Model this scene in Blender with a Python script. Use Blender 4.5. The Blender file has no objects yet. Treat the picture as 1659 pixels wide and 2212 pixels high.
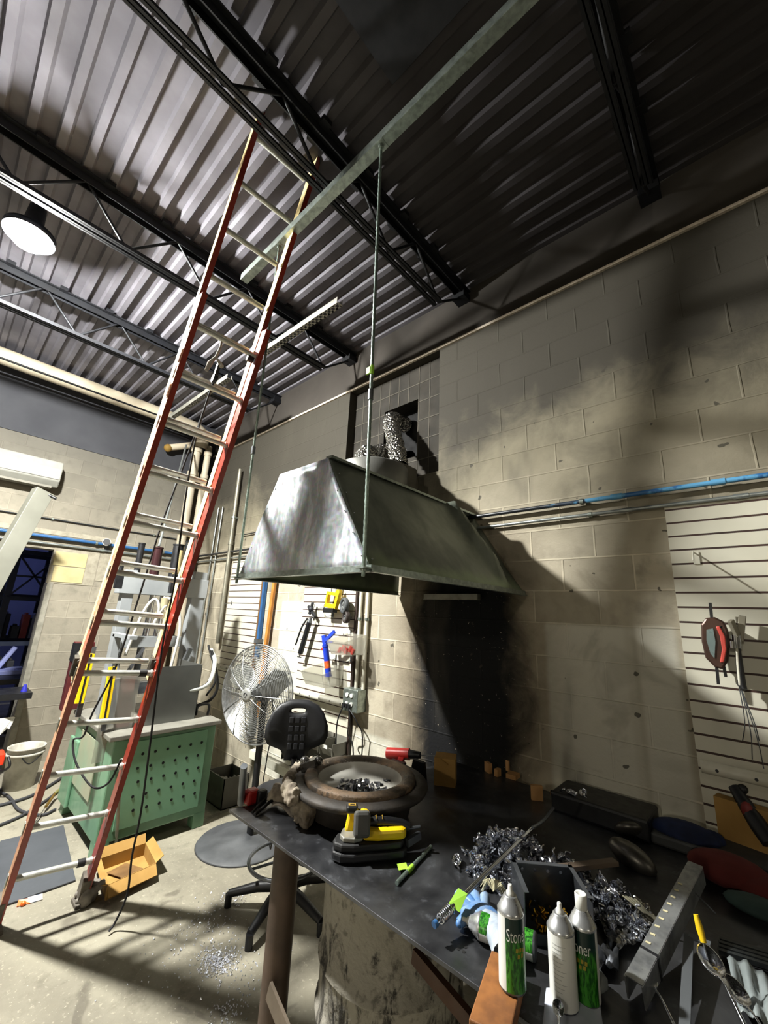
import bpy, bmesh, math, random
from mathutils import Vector, Matrix, Euler
random.seed(7)
SC = bpy.context.scene
COL = SC.collection
PI = math.pi
def lin(h):
    if isinstance(h, str):
        c = [int(h[i:i+2], 16)/255 for i in (0, 2, 4)]
        return tuple((x/12.92 if x <= .04045 else ((x+.055)/1.055)**2.4) for x in c)
    return h

# ---------------------------------------------------------------- camera
# world frame: wall_right is the plane Y=0 (room on its -Y side), wall_left is X=-6.45, floor Z=0, metres
F_PX, YAW, PITCH, ROLL = 875.07, -0.74625, 0.25123, 0.0462
CAM = Vector((0, -2.72, 1.82))
fwd = Vector((math.sin(YAW)*math.cos(PITCH), math.cos(YAW)*math.cos(PITCH), math.sin(PITCH)))
rt0 = Vector((math.cos(YAW), -math.sin(YAW), 0)); up0 = rt0.cross(fwd)
RT = rt0*math.cos(ROLL)+up0*math.sin(ROLL); UP = -rt0*math.sin(ROLL)+up0*math.cos(ROLL)
cd = bpy.data.cameras.new('camera'); cam = bpy.data.objects.new('camera', cd); COL.objects.link(cam)
cd.sensor_fit = 'HORIZONTAL'; cd.sensor_width = 36; cd.lens = F_PX/1659*36; cd.clip_start = .02
cam.matrix_world = Matrix(((RT.x, UP.x, -fwd.x, CAM.x), (RT.y, UP.y, -fwd.y, CAM.y), (RT.z, UP.z, -fwd.z, CAM.z), (0, 0, 0, 1)))
SC.camera = cam
def S(px, py, x=None, y=None, z=None):
    """point of a known world plane (x=, y= or z=) seen at photograph pixel px,py"""
    d = RT*((px-829.5)/F_PX) - UP*((py-1106)/F_PX) + fwd
    ax, v = (0, x) if x is not None else ((1, y) if y is not None else (2, z))
    return CAM + d*((v-CAM[ax])/d[ax])

# ---------------------------------------------------------------- world, lamps, exposure
SC.view_settings.view_transform = 'Standard'; SC.view_settings.look = 'None'
SC.view_settings.gamma = 1; SC.view_settings.use_curve_mapping = False
SC.view_settings.exposure = 0.0
SC.cycles.use_denoising = True
SC.cycles.sample_clamp_indirect = 6; SC.cycles.max_bounces = 8; SC.cycles.diffuse_bounces = 4
SC.cycles.caustics_reflective = False; SC.cycles.caustics_refractive = False
w = bpy.data.worlds.new('world'); SC.world = w; w.use_nodes = True
w.node_tree.nodes['Background'].inputs[0].default_value = (.5, .55, .65, 1)
w.node_tree.nodes['Background'].inputs[1].default_value = .02
LAMP_POS = (-3.54, -2.78, 4.31)
LAMP_STRENGTH = 7200.0          # radiance of the high-bay globe
FILL_LAMPS = [((9.6, -5.6, 4.2), 170.0), ((.5, -12.6, 4.2), 470.0)]  # unseen lamps added to fill the shadows
BACK_ROOM_LAMP = 40.0

# ---------------------------------------------------------------- materials
class Nt:
    def __init__(s, m):
        m.use_nodes = True; s.t = m.node_tree; s.b = s.t.nodes['Principled BSDF']
    def n(s, typ, ins=None, **pr):
        k = s.t.nodes.new(typ)
        for a, v in pr.items(): setattr(k, a, v)
        for a, v in (ins or {}).items(): s.put(k.inputs[a], v)
        return k
    def put(s, sock, v):
        if isinstance(v, bpy.types.NodeSocket): s.t.links.new(v, sock)
        else:
            if sock.type == 'RGBA' and len(v) == 3: v = (*v, 1)
            sock.default_value = v
    def m(s, op, a, b=0., c=0., clamp=False):
        k = s.n('ShaderNodeMath', {0: a, 1: b, 2: c}, operation=op, use_clamp=clamp); return k.outputs[0]
    def mix(s, f, a, b, bt='MIX'):
        k = s.n('ShaderNodeMix', None, data_type='RGBA', blend_type=bt)
        s.put(k.inputs[0], f); s.put(k.inputs[6], a); s.put(k.inputs[7], b); return k.outputs[2]
    def pos(s):
        if not hasattr(s, '_p'): s._p = s.n('ShaderNodeNewGeometry').outputs['Position']
        return s._p
    def obj(s):
        return s.n('ShaderNodeTexCoord').outputs['Object']
    def xyz(s, v=None):
        return s.n('ShaderNodeSeparateXYZ', {0: v or s.pos()}).outputs
    def noise(s, v, scale=5., det=4., rough=.55, dist=0.):
        return s.n('ShaderNodeTexNoise', {'Vector': v, 'Scale': scale, 'Detail': det, 'Roughness': rough, 'Distortion': dist}).outputs['Fac']
    def ramp(s, v, lo, hi, a=0., b=1.):
        k = s.n('ShaderNodeMapRange', {'Value': v, 'From Min': lo, 'From Max': hi, 'To Min': a, 'To Max': b}, interpolation_type='SMOOTHSTEP'); return k.outputs[0]
    def bump(s, h, st=.3, d=.01):
        k = s.n('ShaderNodeBump', {'Height': h, 'Strength': st, 'Distance': d}); s.t.links.new(k.outputs[0], s.b.inputs['Normal'])
    def out(s, col=None, rough=None, metal=None):
        if col is not None: s.put(s.b.inputs['Base Color'], col)
        if rough is not None: s.put(s.b.inputs['Roughness'], rough)
        if metal is not None: s.put(s.b.inputs['Metallic'], metal)
MATS = {}
def mat(name, c, rough=.5, metal=0., c2=None, ns=6., amt=.5, bump=0., bs=40., coat=0., trans=0., emis=0., ior=1.45, world=False, spec=None):
    """procedural material: two colours mixed by noise, noisy roughness, optional bump"""
    if name in MATS: return MATS[name]
    m = bpy.data.materials.new(name); MATS[name] = m
    g = Nt(m); c = lin(c); c2 = lin(c2) if c2 is not None else tuple(x*.75 for x in c)
    v = g.pos() if world else g.obj()
    f = g.noise(v, ns); f2 = g.ramp(f, .5-.3*amt, .5+.3*amt) if amt > .5 else g.ramp(f, .3, .8)
    g.out(g.mix(f2, c, c2), g.ramp(g.noise(v, ns*2.3), .2, .8, max(0., rough-.08), min(1., rough+.1)), metal)
    if bump: g.bump(g.noise(v, bs), bump, .005)
    if coat: g.b.inputs['Coat Weight'].default_value = coat
    if spec is not None: g.b.inputs['Specular IOR Level'].default_value = spec
    if trans: g.b.inputs['Transmission Weight'].default_value = trans; g.b.inputs['IOR'].default_value = ior
    if emis: g.b.inputs['Emission Color'].default_value = (*c, 1); g.b.inputs['Emission Strength'].default_value = emis
    return m

def block_wall(name, ax, off, base, soot=False):
    """painted concrete block, courses 0.2032 m, blocks 0.4 m; ax = horizontal axis (0: along X, 1: along Y)"""
    m = bpy.data.materials.new(name); g = Nt(m); x = g.xyz(); h = x[ax]; z = x[2]
    u = g.m('ADD', h, off)
    vec = g.n('ShaderNodeCombineXYZ', {0: u, 1: z, 2: 0.}).outputs[0]
    wob = g.n('ShaderNodeVectorMath', {0: g.n('ShaderNodeTexNoise', {'Vector': g.pos(), 'Scale': 6.}).outputs['Color'], 1: (.012, .006, .0)}, operation='MULTIPLY').outputs[0]
    vec = g.n('ShaderNodeVectorMath', {0: vec, 1: wob}, operation='ADD').outputs[0]
    br = g.n('ShaderNodeTexBrick', {'Vector': vec, 'Color1': (0., 0, 0, 1), 'Color2': (1., 1, 1, 1), 'Mortar': (.5, .5, .5, 1), 'Scale': 1., 'Mortar Size': .007, 'Mortar Smooth': .6, 'Brick Width': .4, 'Row Height': .2032}, offset=.5)
    mort = br.outputs['Fac']; tone = br.outputs['Color']
    p = g.pos()
    c = g.mix(g.ramp(g.noise(p, 1.3, 5), .35, .7), lin(base), tuple(a*.8 for a in lin(base)))
    c = g.mix(.16, c, tone, 'OVERLAY')
    c = g.mix(g.ramp(g.noise(p, 9, 5), .45, .75), c, tuple(a*.72 for a in lin(base)))
    gap = g.noise(p, 3.1, 3)
    c = g.mix(g.m('MULTIPLY', mort, g.ramp(gap, .35, .55, .1, .85 if soot else .35)), c, tuple(min(1, a*1.55) for a in lin(base)))
    ht = g.m('ADD', g.m('MULTIPLY', mort, .7), g.m('MULTIPLY', g.noise(p, 55, 4), .35))
    if soot:
        # cleaner off-white paint patches with straight brushed edges
        def box(x0, x1, z0, z1, e=.02):
            a = g.m('MULTIPLY', g.ramp(h, x0-e, x0+e), g.ramp(h, x1-e, x1+e, 1, 0)); b = g.m('MULTIPLY', g.ramp(z, z0-e, z0+e), g.ramp(z, z1-e, z1+e, 1, 0))
            return g.m('MULTIPLY', a, b)
        white = lin('cbc9bc')
        for b_ in ((-.55, -.36, .2, 1.83), (-1.05, -.56, .2, 1.82), (-4.02, -3.4, .2, 1.93), (-3.0, -2.2, .2, .86)):
            c = g.mix(g.m('MULTIPLY', box(*b_), .8), c, white)
        c = g.mix(g.m('MULTIPLY', g.ramp(g.noise(p, 2.2, 4, .6, 1.), .55, .7), .35), c, lin('6d6758'))
        c = g.mix(g.m('MULTIPLY', box(-.60, -.54, .2, 2.6), .35), c, lin('a39d8c'))
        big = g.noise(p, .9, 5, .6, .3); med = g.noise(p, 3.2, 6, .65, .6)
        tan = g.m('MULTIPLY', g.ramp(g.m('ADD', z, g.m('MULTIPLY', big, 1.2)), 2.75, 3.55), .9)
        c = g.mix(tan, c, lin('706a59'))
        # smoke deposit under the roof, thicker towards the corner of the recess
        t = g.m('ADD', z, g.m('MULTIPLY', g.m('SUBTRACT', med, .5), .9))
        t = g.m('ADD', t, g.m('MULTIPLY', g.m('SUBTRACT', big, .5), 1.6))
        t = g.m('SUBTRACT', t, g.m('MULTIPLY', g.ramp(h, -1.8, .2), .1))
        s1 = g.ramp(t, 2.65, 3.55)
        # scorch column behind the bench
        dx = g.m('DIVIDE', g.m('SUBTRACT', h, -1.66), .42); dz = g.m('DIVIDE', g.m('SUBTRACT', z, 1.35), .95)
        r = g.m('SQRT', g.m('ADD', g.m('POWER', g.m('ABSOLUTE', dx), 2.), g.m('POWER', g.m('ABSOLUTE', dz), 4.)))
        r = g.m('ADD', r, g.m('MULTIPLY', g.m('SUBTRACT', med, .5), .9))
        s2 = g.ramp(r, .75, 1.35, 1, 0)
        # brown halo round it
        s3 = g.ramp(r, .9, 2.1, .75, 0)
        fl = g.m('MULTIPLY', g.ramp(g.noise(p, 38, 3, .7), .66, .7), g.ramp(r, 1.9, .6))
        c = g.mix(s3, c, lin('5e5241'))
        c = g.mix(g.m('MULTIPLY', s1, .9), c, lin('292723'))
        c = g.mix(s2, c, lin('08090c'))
        c = g.mix(fl, c, lin('9a9184'))
        c = g.mix(g.m('MULTIPLY', g.ramp(g.noise(p, 13, 2, .4), .715, .73), .8), c, lin('34322b'))
        # dark vertical smoke smears
        sm = g.n('ShaderNodeVectorMath', {0: p, 1: (1.7, 1., .5)}, operation='MULTIPLY').outputs[0]
        c = g.mix(g.m('MULTIPLY', g.ramp(g.noise(sm, 1.7, 3), .56, .72), .55), c, lin('3c3932'))
    else:
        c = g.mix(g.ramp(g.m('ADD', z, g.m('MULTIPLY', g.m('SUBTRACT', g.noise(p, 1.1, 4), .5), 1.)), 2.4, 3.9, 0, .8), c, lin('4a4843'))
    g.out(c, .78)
    g.b.inputs['Specular IOR Level'].default_value = .25
    g.bump(ht, .55, .012)
    MATS[name] = m; return m

def concrete(name):
    m = bpy.data.materials.new(name); g = Nt(m); p = g.pos()
    a = g.noise(p, 1.1, 6, .6, .4); b = g.noise(p, 7, 6, .65); d = g.noise(p, 45, 5)
    c = g.mix(g.ramp(a, .35, .7), lin('8f8a7a'), lin('6f6a5d'))
    c = g.mix(g.ramp(b, .5, .75, 0, .7), c, lin('5b564a'))
    c = g.mix(g.ramp(d, .58, .7, 0, .5), c, lin('a9a391'))
    c = g.mix(g.ramp(g.noise(p, 2.3, 3, .5, 1.), .63, .68, 0, .6), c, lin('4a443a'))
    c = g.mix(g.ramp(g.noise(p, 90, 2), .7, .74, 0, .8), c, lin('c7c2b2'))
    g.out(c, g.ramp(b, .3, .7, .5, .8)); g.bump(g.m('ADD', g.m('MULTIPLY', b, .5), g.m('MULTIPLY', d, .5)), .35, .008)
    MATS[name] = m; return m

# ---------------------------------------------------------------- mesh builder
class MB:
    def __init__(s): s.v = []; s.f = []; s.mi = []; s.sm = []; s.k = 0; s.X = Matrix.Identity(4)
    def add(s, vs, fs, smooth=False):
        o = len(s.v); s.v += [tuple(s.X @ Vector(v)) for v in vs]
        for f in fs: s.f.append(tuple(i+o for i in f)); s.mi.append(s.k); s.sm.append(smooth)
        return s
    def box(s, a, b, M=None):
        (x0, y0, z0), (x1, y1, z1) = a, b
        x0, x1 = sorted((x0, x1)); y0, y1 = sorted((y0, y1)); z0, z1 = sorted((z0, z1))
        vs = [(x0, y0, z0), (x1, y0, z0), (x1, y1, z0), (x0, y1, z0), (x0, y0, z1), (x1, y0, z1), (x1, y1, z1), (x0, y1, z1)]
        if M is not None: vs = [M @ Vector(v) for v in vs]
        return s.add(vs, [(0, 3, 2, 1), (4, 5, 6, 7), (0, 1, 5, 4), (1, 2, 6, 5), (2, 3, 7, 6), (3, 0, 4, 7)])
    def bar(s, a, b, w, h, up=(0, 0, 1)):
        """box section from a to b: w across, h along up"""
        a, b = Vector(a), Vector(b); d = (b-a).normalized(); u = Vector(up)
        if abs(d.dot(u)) > .98: u = Vector((1, 0, 0))
        r = d.cross(u).normalized(); u = r.cross(d)
        vs = [p+r*i*w/2+u*j*h/2 for p in (a, b) for i, j in ((-1, -1), (1, -1), (1, 1), (-1, 1))]
        return s.add(vs, [(0, 1, 2, 3), (7, 6, 5, 4), (0, 4, 5, 1), (1, 5, 6, 2), (2, 6, 7, 3), (3, 7, 4, 0)])
    def tube(s, pts, r, n=12, caps=True, closed=False, rr=None):
        pts = [Vector(p) for p in pts]; L = len(pts); vs = []; prev = None
        for i, p in enumerate(pts):
            if closed: t = pts[(i+1) % L]-pts[i-1]
            else: t = pts[min(i+1, L-1)]-pts[max(i-1, 0)]
            t.normalize()
            if prev is None:
                a = Vector((0, 0, 1)) if abs(t.z) < .9 else Vector((1, 0, 0)); u = (a-t*a.dot(t)).normalized()
            else: u = (prev-t*prev.dot(t)).normalized()
            prev = u; q = t.cross(u); R_ = rr[i] if rr else r
            vs += [p+(u*math.cos(k*2*PI/n)+q*math.sin(k*2*PI/n))*R_ for k in range(n)]
        fs = []
        for i in range(L if closed else L-1):
            j = (i+1) % L
            for k in range(n): fs.append((i*n+k, i*n+(k+1) % n, j*n+(k+1) % n, j*n+k))
        s.add(vs, fs, n > 5)
        if caps and not closed:
            s.add(vs[:n], [tuple(range(n))[::-1]]); s.add(vs[-n:], [tuple(range(n))])
        return s
    def cyl(s, a, b, r, n=20, r2=None): return s.tube([a, b], r, n, rr=[r, r if r2 is None else r2])
    def lathe(s, prof, n=32, M=None, a0=0., a1=2*PI, close=True):
        full = abs(a1-a0-2*PI) < 1e-6; m = n if full else n+1; vs = []
        for r, z in prof:
            for k in range(m):
                t = a0+(a1-a0)*k/n; vs.append(Vector((r*math.cos(t), r*math.sin(t), z)))
        if M is not None: vs = [M @ v for v in vs]
        fs = [(i*m+k, i*m+(k+1) % m, (i+1)*m+(k+1) % m, (i+1)*m+k) for i in range(len(prof)-1) for k in range(n if full else n)]
        return s.add(vs, fs, True)
    def sphere(s, c, r, n=16, sc=(1, 1, 1), M=None):
        prof = [(math.sin(PI*i/(n//2+1)) or 1e-4, -math.cos(PI*i/(n//2+1))) for i in range(n//2+2)]
        T = Matrix.Translation(c) @ (M or Matrix.Identity(4)) @ Matrix.Diagonal((r*sc[0], r*sc[1], r*sc[2], 1))
        return s.lathe([(max(a, 1e-4), b) for a, b in prof], n, T)
    def prism(s, poly, h, M=None, hole=None):
        """polygon in local XY extruded 0..h along Z"""
        n = len(poly); vs = [Vector((x, y, z)) for z in (0, h) for x, y in poly]
        if M is not None: vs = [M @ v for v in vs]
        if hole:
            hs = [Vector((x, y, z)) for z in (0, h) for x, y in hole]
            if M is not None: hs = [M @ v for v in hs]
            al = vs+hs; N = 2*n; fs = [(k, (k+1) % n, n+(k+1) % n, n+k) for k in range(n)]
            fs += [(N+(k+1) % n, N+k, N+n+k, N+n+(k+1) % n) for k in range(n)]
            fs += [(k, N+k, N+(k+1) % n, (k+1) % n) for k in range(n)]
            fs += [(n+k, n+(k+1) % n, N+n+(k+1) % n, N+n+k) for k in range(n)]
            return s.add(al, fs)
        fs = [tuple(range(n))[::-1], tuple(range(n, 2*n))]+[(k, (k+1) % n, n+(k+1) % n, n+k) for k in range(n)]
        return s.add(vs, fs)
    def sheet(s, pts, t):
        """thick quad panel through 4 corners"""
        a, b, c, d = map(Vector, pts); nn = (b-a).cross(d-a).normalized()*t
        return s.add([a, b, c, d, a+nn, b+nn, c+nn, d+nn], [(3, 2, 1, 0), (4, 5, 6, 7), (0, 1, 5, 4), (1, 2, 6, 5), (2, 3, 7, 6), (3, 0, 4, 7)])
    def build(s, name, mats, parent=None, bevel=0., subd=0, base=None):
        me = bpy.data.meshes.new(name)
        vs = s.v
        off = Vector((0, 0, 0))
        if parent is not None and not isinstance(parent, str): off = Vector(parent.location)
        if base is not None: off = Vector(base)
        if parent is not None and parent.parent is not None: off = Vector(WLOC[parent.name])
        me.from_pydata([tuple(Vector(v)-off) for v in vs], [], s.f); me.validate(); me.update()
        if not isinstance(mats, (list, tuple)): mats = [mats]
        for m_ in mats: me.materials.append(m_)
        if len(me.polygons) == len(s.f):
            for p, mi, sm in zip(me.polygons, s.mi, s.sm): p.material_index = mi; p.use_smooth = sm
        o = bpy.data.objects.new(name, me); COL.objects.link(o)
        if parent is not None: o.parent = parent; WLOC[o.name] = off.copy()
        elif base is not None: o.location = off
        if bevel:
            b = o.modifiers.new('bevel', 'BEVEL'); b.width = bevel; b.segments = 2; b.limit_method = 'ANGLE'; b.angle_limit = .7
        if subd:
            b = o.modifiers.new('sub', 'SUBSURF'); b.levels = subd; b.render_levels = subd
        return o
WLOC = {}
def tag(o, label, cat, group=None, kind=None):
    o['label'] = label; o['category'] = cat
    if group: o['group'] = group
    if kind: o['kind'] = kind
    return o
def struct(o): o['kind'] = 'structure'; return o
def thing(name, loc, label, cat, group=None):
    o = bpy.data.objects.new(name, None); COL.objects.link(o); o.location = loc; o.empty_display_size = .1
    return tag(o, label, cat, group)
def dup(o, loc=None, rot=None, label=None, parent=None):
    c = o.copy(); COL.objects.link(c); c.parent = parent
    for ch in o.children: dup(ch, parent=c)
    if loc is not None: c.location = loc
    if rot is not None: c.rotation_euler = rot
    if label: c['label'] = label
    return c
def bez(P, n=24):
    """smooth curve through points (Catmull-Rom)"""
    P = [Vector(p) for p in P]; out = []; Q = [P[0]*2-P[1]]+P+[P[-1]*2-P[-2]]
    for i in range(1, len(Q)-2):
        for k in range(max(2, n//(len(P)-1))):
            t = k/max(2, n//(len(P)-1)); a, b, c, d = Q[i-1:i+3]
            out.append(.5*((2*b)+(c-a)*t+(2*a-5*b+4*c-d)*t*t+(-a+3*b-3*c+d)*t**3))
    return out+[P[-1]]
def text_mesh(mb, s, size, fn, depth=.0006, squeeze=1.):
    """letters as mesh faces, mapped through fn(x, y) -> world point"""
    cu = bpy.data.curves.new('letters', 'FONT'); cu.body = s; cu.size = size; cu.resolution_u = 3
    o = bpy.data.objects.new('letters', cu); COL.objects.link(o)
    me = bpy.data.meshes.new_from_object(o.evaluated_get(bpy.context.evaluated_depsgraph_get()))
    mb.add([fn(v.co.x*squeeze, v.co.y) for v in me.vertices], [tuple(p.vertices) for p in me.polygons])
    bpy.data.objects.remove(o); bpy.data.curves.remove(cu); bpy.data.meshes.remove(me)

M_DECK = bpy.data.materials.new('sooty painted deck'); g = Nt(M_DECK); p = g.pos(); x_ = g.xyz()
c_ = g.mix(g.ramp(g.noise(p, 1.6, 5), .3, .7), lin('85838b'), lin('68666d'))
d_ = g.n('ShaderNodeVectorMath', {0: p, 1: (-.2, -.4, 4.7)}, operation='DISTANCE').outputs['Value']
d_ = g.m('ADD', d_, g.m('MULTIPLY', g.m('SUBTRACT', g.noise(p, 1.3, 5), .5), 1.2))
c_ = g.mix(g.ramp(d_, .9, 3.2, .85, 0), c_, lin('2e2b2b')); g.out(c_, .9); g.b.inputs['Specular IOR Level'].default_value = .08
M_JOIST = mat('dark primer steel', '17191f', .6, .3, c2='0d0e12', ns=4)
M_GALV = mat('galvanised steel', 'a9b3ad', .38, .85, c2='808a85', ns=30, amt=.9)
M_SLOT = mat('slotted galvanised channel', '9b9a92', .5, .5, c2='7d7b74', ns=12)
M_BLACK = mat('black plastic', '0c0d10', .45, c2='131419', ns=9)
M_RUB = mat('black rubber', '0b0b0d', .6, c2='131314')
M_STEEL = mat('grey steel', '7c8086', .35, .8, c2='5f6266', ns=9)
M_DARKMET = mat('dark hot rolled steel', '2c2e33', .42, .6, c2='1d1e22', ns=5, amt=.8)
M_PVC = mat('off white pvc', 'd8d6c8', .45, c2='c2bfae', ns=7)
M_BLUE = mat('blue paint', '2a5a8c', .45, c2='1c4470', ns=8)
M_BLACKPIPE = mat('black painted pipe', '24272c', .45, .4, c2='15171b')
M_CONDUIT = mat('zinc conduit', '9aa09f', .35, .7, c2='7b807f', ns=12)
M_WHITE = mat('white painted plastic', 'd9d9d4', .4, c2='c8c8c0')
M_CARD = mat('brown cardboard', 'a9854c', .8, c2='8f6e3b', ns=5, spec=.2)
M_RED = mat('red plastic', 'b3221f', .4, c2='8d1815')
M_YEL = mat('yellow plastic', 'e8c310', .4, c2='c9a60c')
M_CHROME = mat('polished steel', 'd5d8de', .13, 1., c2='b4b8c0', ns=25)
M_GREEN = mat('green machine enamel', '6d9377', .42, c2='5d8468', ns=2.5, amt=.6, coat=.2)
M_GREY = mat('grey enamel', '8e9294', .45, c2='7b7f82', ns=3)
M_WOOD = mat('rough pine', '96602f', .65, c2='5f3817', ns=14, amt=.9)
# ================================================================ SETTING
WL = -6.45; ZD = 4.74; XR = 11.2; YN = -14.2
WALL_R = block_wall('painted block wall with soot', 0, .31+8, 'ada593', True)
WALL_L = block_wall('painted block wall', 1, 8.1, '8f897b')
FLOOR = concrete('worn concrete')
struct(MB().box((-13, YN-.2, -.2), (XR+.2, .4, 0)).build('floor', FLOOR))
# right wall with a recessed blocked-up opening (X -3.12..-1.90, Z 3.04..4.26)
RX0, RX1, RZ0, RZ1, RD = -3.12, -1.90, 3.05, 4.267, .1
b = MB()
b.box((WL-.2, 0, 0), (RX0, .3, 4.9)).box((RX1, 0, 0), (XR+.2, .3, 4.9)).box((RX0, 0, 0), (RX1, .3, RZ0)).box((RX0, 0, RZ1), (RX1, .3, 4.9))
struct(b.build('wall_right', WALL_R))
m = mat('infill blockwork paint', '35322d', .8, c2='24221f', ns=3, amt=.8, world=True, spec=.2)
b = MB(); HX0, HX1, HZ0, HZ1 = -2.66, -2.22, 3.30, 3.90
b.box((RX0, RD, RZ0), (HX0, .3, RZ1)).box((HX1, RD, RZ0), (RX1, .3, RZ1)).box((HX0, RD, RZ0), (HX1, .3, HZ0)).box((HX0, RD, HZ1), (HX1, .3, RZ1))
b.k = 1
for i, xx in enumerate([RX0+.13*k for k in range(1, 9)]):
    if xx < HX0-.01 or xx > HX1+.01: b.box((xx-.004, RD-.004, RZ0), (xx+.004, RD+.01, RZ1))
    else: b.box((xx-.004, RD-.004, RZ0), (xx+.004, RD+.01, HZ0)); b.box((xx-.004, RD-.004, HZ1), (xx+.004, RD+.01, RZ1))
for k in range(1, 6):
    zz = RZ0+.2032*k
    if zz > HZ0 and zz < HZ1: b.box((RX0, RD-.004, zz-.004), (HX0, RD+.01, zz+.004)).box((HX1, RD-.004, zz-.004), (RX1, RD+.01, zz+.004))
    else: b.box((RX0, RD-.004, zz-.004), (RX1, RD+.01, zz+.004))
struct(b.build('wall_recess', [m, mat('pale infill mortar', '4c483f', .85)]))
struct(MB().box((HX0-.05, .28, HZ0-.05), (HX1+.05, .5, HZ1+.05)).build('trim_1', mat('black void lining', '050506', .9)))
# bond beam ledge line: thin pale joint under the smooth top course
struct(MB().box((WL, -.02, 4.254), (XR, .002, 4.276)).build('trim_2', mat('pale mortar bead', 'd2c6b8', .85, c2='a89c8e', ns=25, amt=.9)))
struct(MB().box((WL, -.006, 4.276), (XR, .0, 4.9)).build('trim_3', mat('smoked bond beam', '3f3b37', .85, c2='312e2b', ns=1.5, amt=.8, world=True, spec=.2)))
# left wall with wide doorway
DY, DZ = -1.76, 2.44
b = MB().box((WL-.2, DY, 0), (WL, .3, 4.9)).box((WL-.2, -4.9, DZ), (WL, DY, 4.9)).box((WL-.2, YN-.2, 0), (WL, -4.9, 4.9))
struct(b.build('wall_left', WALL_L))
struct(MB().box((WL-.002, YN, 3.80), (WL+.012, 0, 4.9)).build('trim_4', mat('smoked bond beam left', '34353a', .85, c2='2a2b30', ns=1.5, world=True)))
struct(MB().box((WL-.2, YN-.2, 0), (XR+.2, YN, 4.9)).build('wall_back', WALL_L))
struct(MB().box((XR, YN, 0), (XR+.2, .3, 4.9)).build('wall_near', WALL_L))
# patched masonry around the door head
b = MB(); mp = mat('cream painted block', 'b3a77c', .6, c2='a2966c'); mc = mat('fresh mortar patch', '9a9484', .85, c2='7c7667', ns=14, bump=.5)
b.box((WL, -1.78, 2.03), (WL+.006, -1.29, 2.47))
b.k = 1; b.box((WL+.004, -1.76, 2.25), (WL+.014, -1.42, 2.425)).box((WL+.004, -1.74, 2.05), (WL+.014, -1.42, 2.24))
b.k = 0; b.box((WL, -4.0, 2.62), (WL+.008, -1.1, 2.68)).box((WL, -1.28, 2.1), (WL+.009, -1.1, 2.66))
b.build('trim_5', [mc, mp], bevel=.004)['kind'] = 'structure'
struct(MB().box((WL-.21, DY-.006, 0), (WL+.01, DY+.05, 2.03)).build('trim_6', mat('door jamb steel', '8f8c80', .6, c2='6f6c61', ns=14, amt=.9)))
# corrugated roof deck: flutes along X
b = MB(); vs = []; prof = []
y = .3; P = .152
while y > YN:
    prof += [(y, ZD), (y-.045, ZD), (y-.06, ZD+.038), (y-.137, ZD+.038)]; y -= P
for x_ in (-13, XR+.2): vs += [(x_, yy, zz) for yy, zz in prof]
n = len(prof); b.add(vs, [(i, i+1, n+i+1, n+i) for i in range(n-1)])
struct(b.build('ceiling', M_DECK))
# room beyond the doorway
DK = mat('dim wall beyond', '7e84a4', .9, c2='666b88', ns=1)
struct(MB().box((-11.6, -7, 0), (-11.4, .3, 4.9)).build('wall_beyond', DK))
struct(MB().box((-11.6, .0, 0), (WL-.2, .3, 4.9)).build('wall_beyond_side', DK))
struct(MB().box((-11.6, -7.2, 0), (WL-.2, -7, 4.9)).build('wall_beyond_end', DK))

# ---------------------------------------------------------------- roof joists
def joist(x, label):
    t = thing('bar_joist', (x, -4.5, 4.66), label, 'roof joist', 'steel roof joists')
    b = MB()
    for dx in (-.032, .032): b.box((x+dx-.03, YN, 4.70), (x+dx+.03, .0, 4.712)).box((x+dx-.004, YN, 4.64), (x+dx+.004, .0, 4.70))
    for k in range(36): b.box((x-.085, YN+.3+k*.38, 4.695), (x+.085, YN+.36+k*.38, 4.73))
    b.build('top_chord', M_JOIST, t)
    b = MB()
    for dx in (-.028, .028): b.box((x+dx-.018, YN, 4.32), (x+dx+.018, -.42, 4.328)).box((x+dx-.003, YN, 4.32), (x+dx+.003, -.42, 4.36))
    b.build('bottom_chord', M_JOIST, t)
    b = MB(); k = 0; yy = -.42; pts = [(x, -.02, 4.66)]
    while yy > YN:
        pts.append((x, yy, 4.34 if k % 2 == 0 else 4.68)); yy -= .31; k += 1
    for a_, c_ in zip(pts, pts[1:]): b.cyl(a_, c_, .011, 6)
    b.box((x-.06, -.12, 4.60), (x+.06, .0, 4.66))
    b.build('web', M_JOIST, t)
for x_, l_ in ((1.3, 'dark open web roof joist nearest the right edge, right of the others'), (2.8, 'dark open web roof joist out of view beyond the right edge'), (-.18, 'dark open web roof joist over the right wall end of the bench'),
               (-1.63, 'dark open web roof joist crossing above the exhaust hood'), (-3.1, 'dark open web roof joist behind the ladder top, carrying the slotted channel'),
               (-4.6, 'dark open web roof joist in the haze left of the ladder'),): joist(x_, l_)
t = MB().box((-1.13, -3.7, 4.69), (1.25, -1.59, 4.735)).build('roof_hatch_cover', mat('charred board', '14161c', .8, c2='0c0d12', ns=5))
tag(t, 'dark charred rectangular cover against the roof deck at the top of the picture', 'hatch cover')

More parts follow.
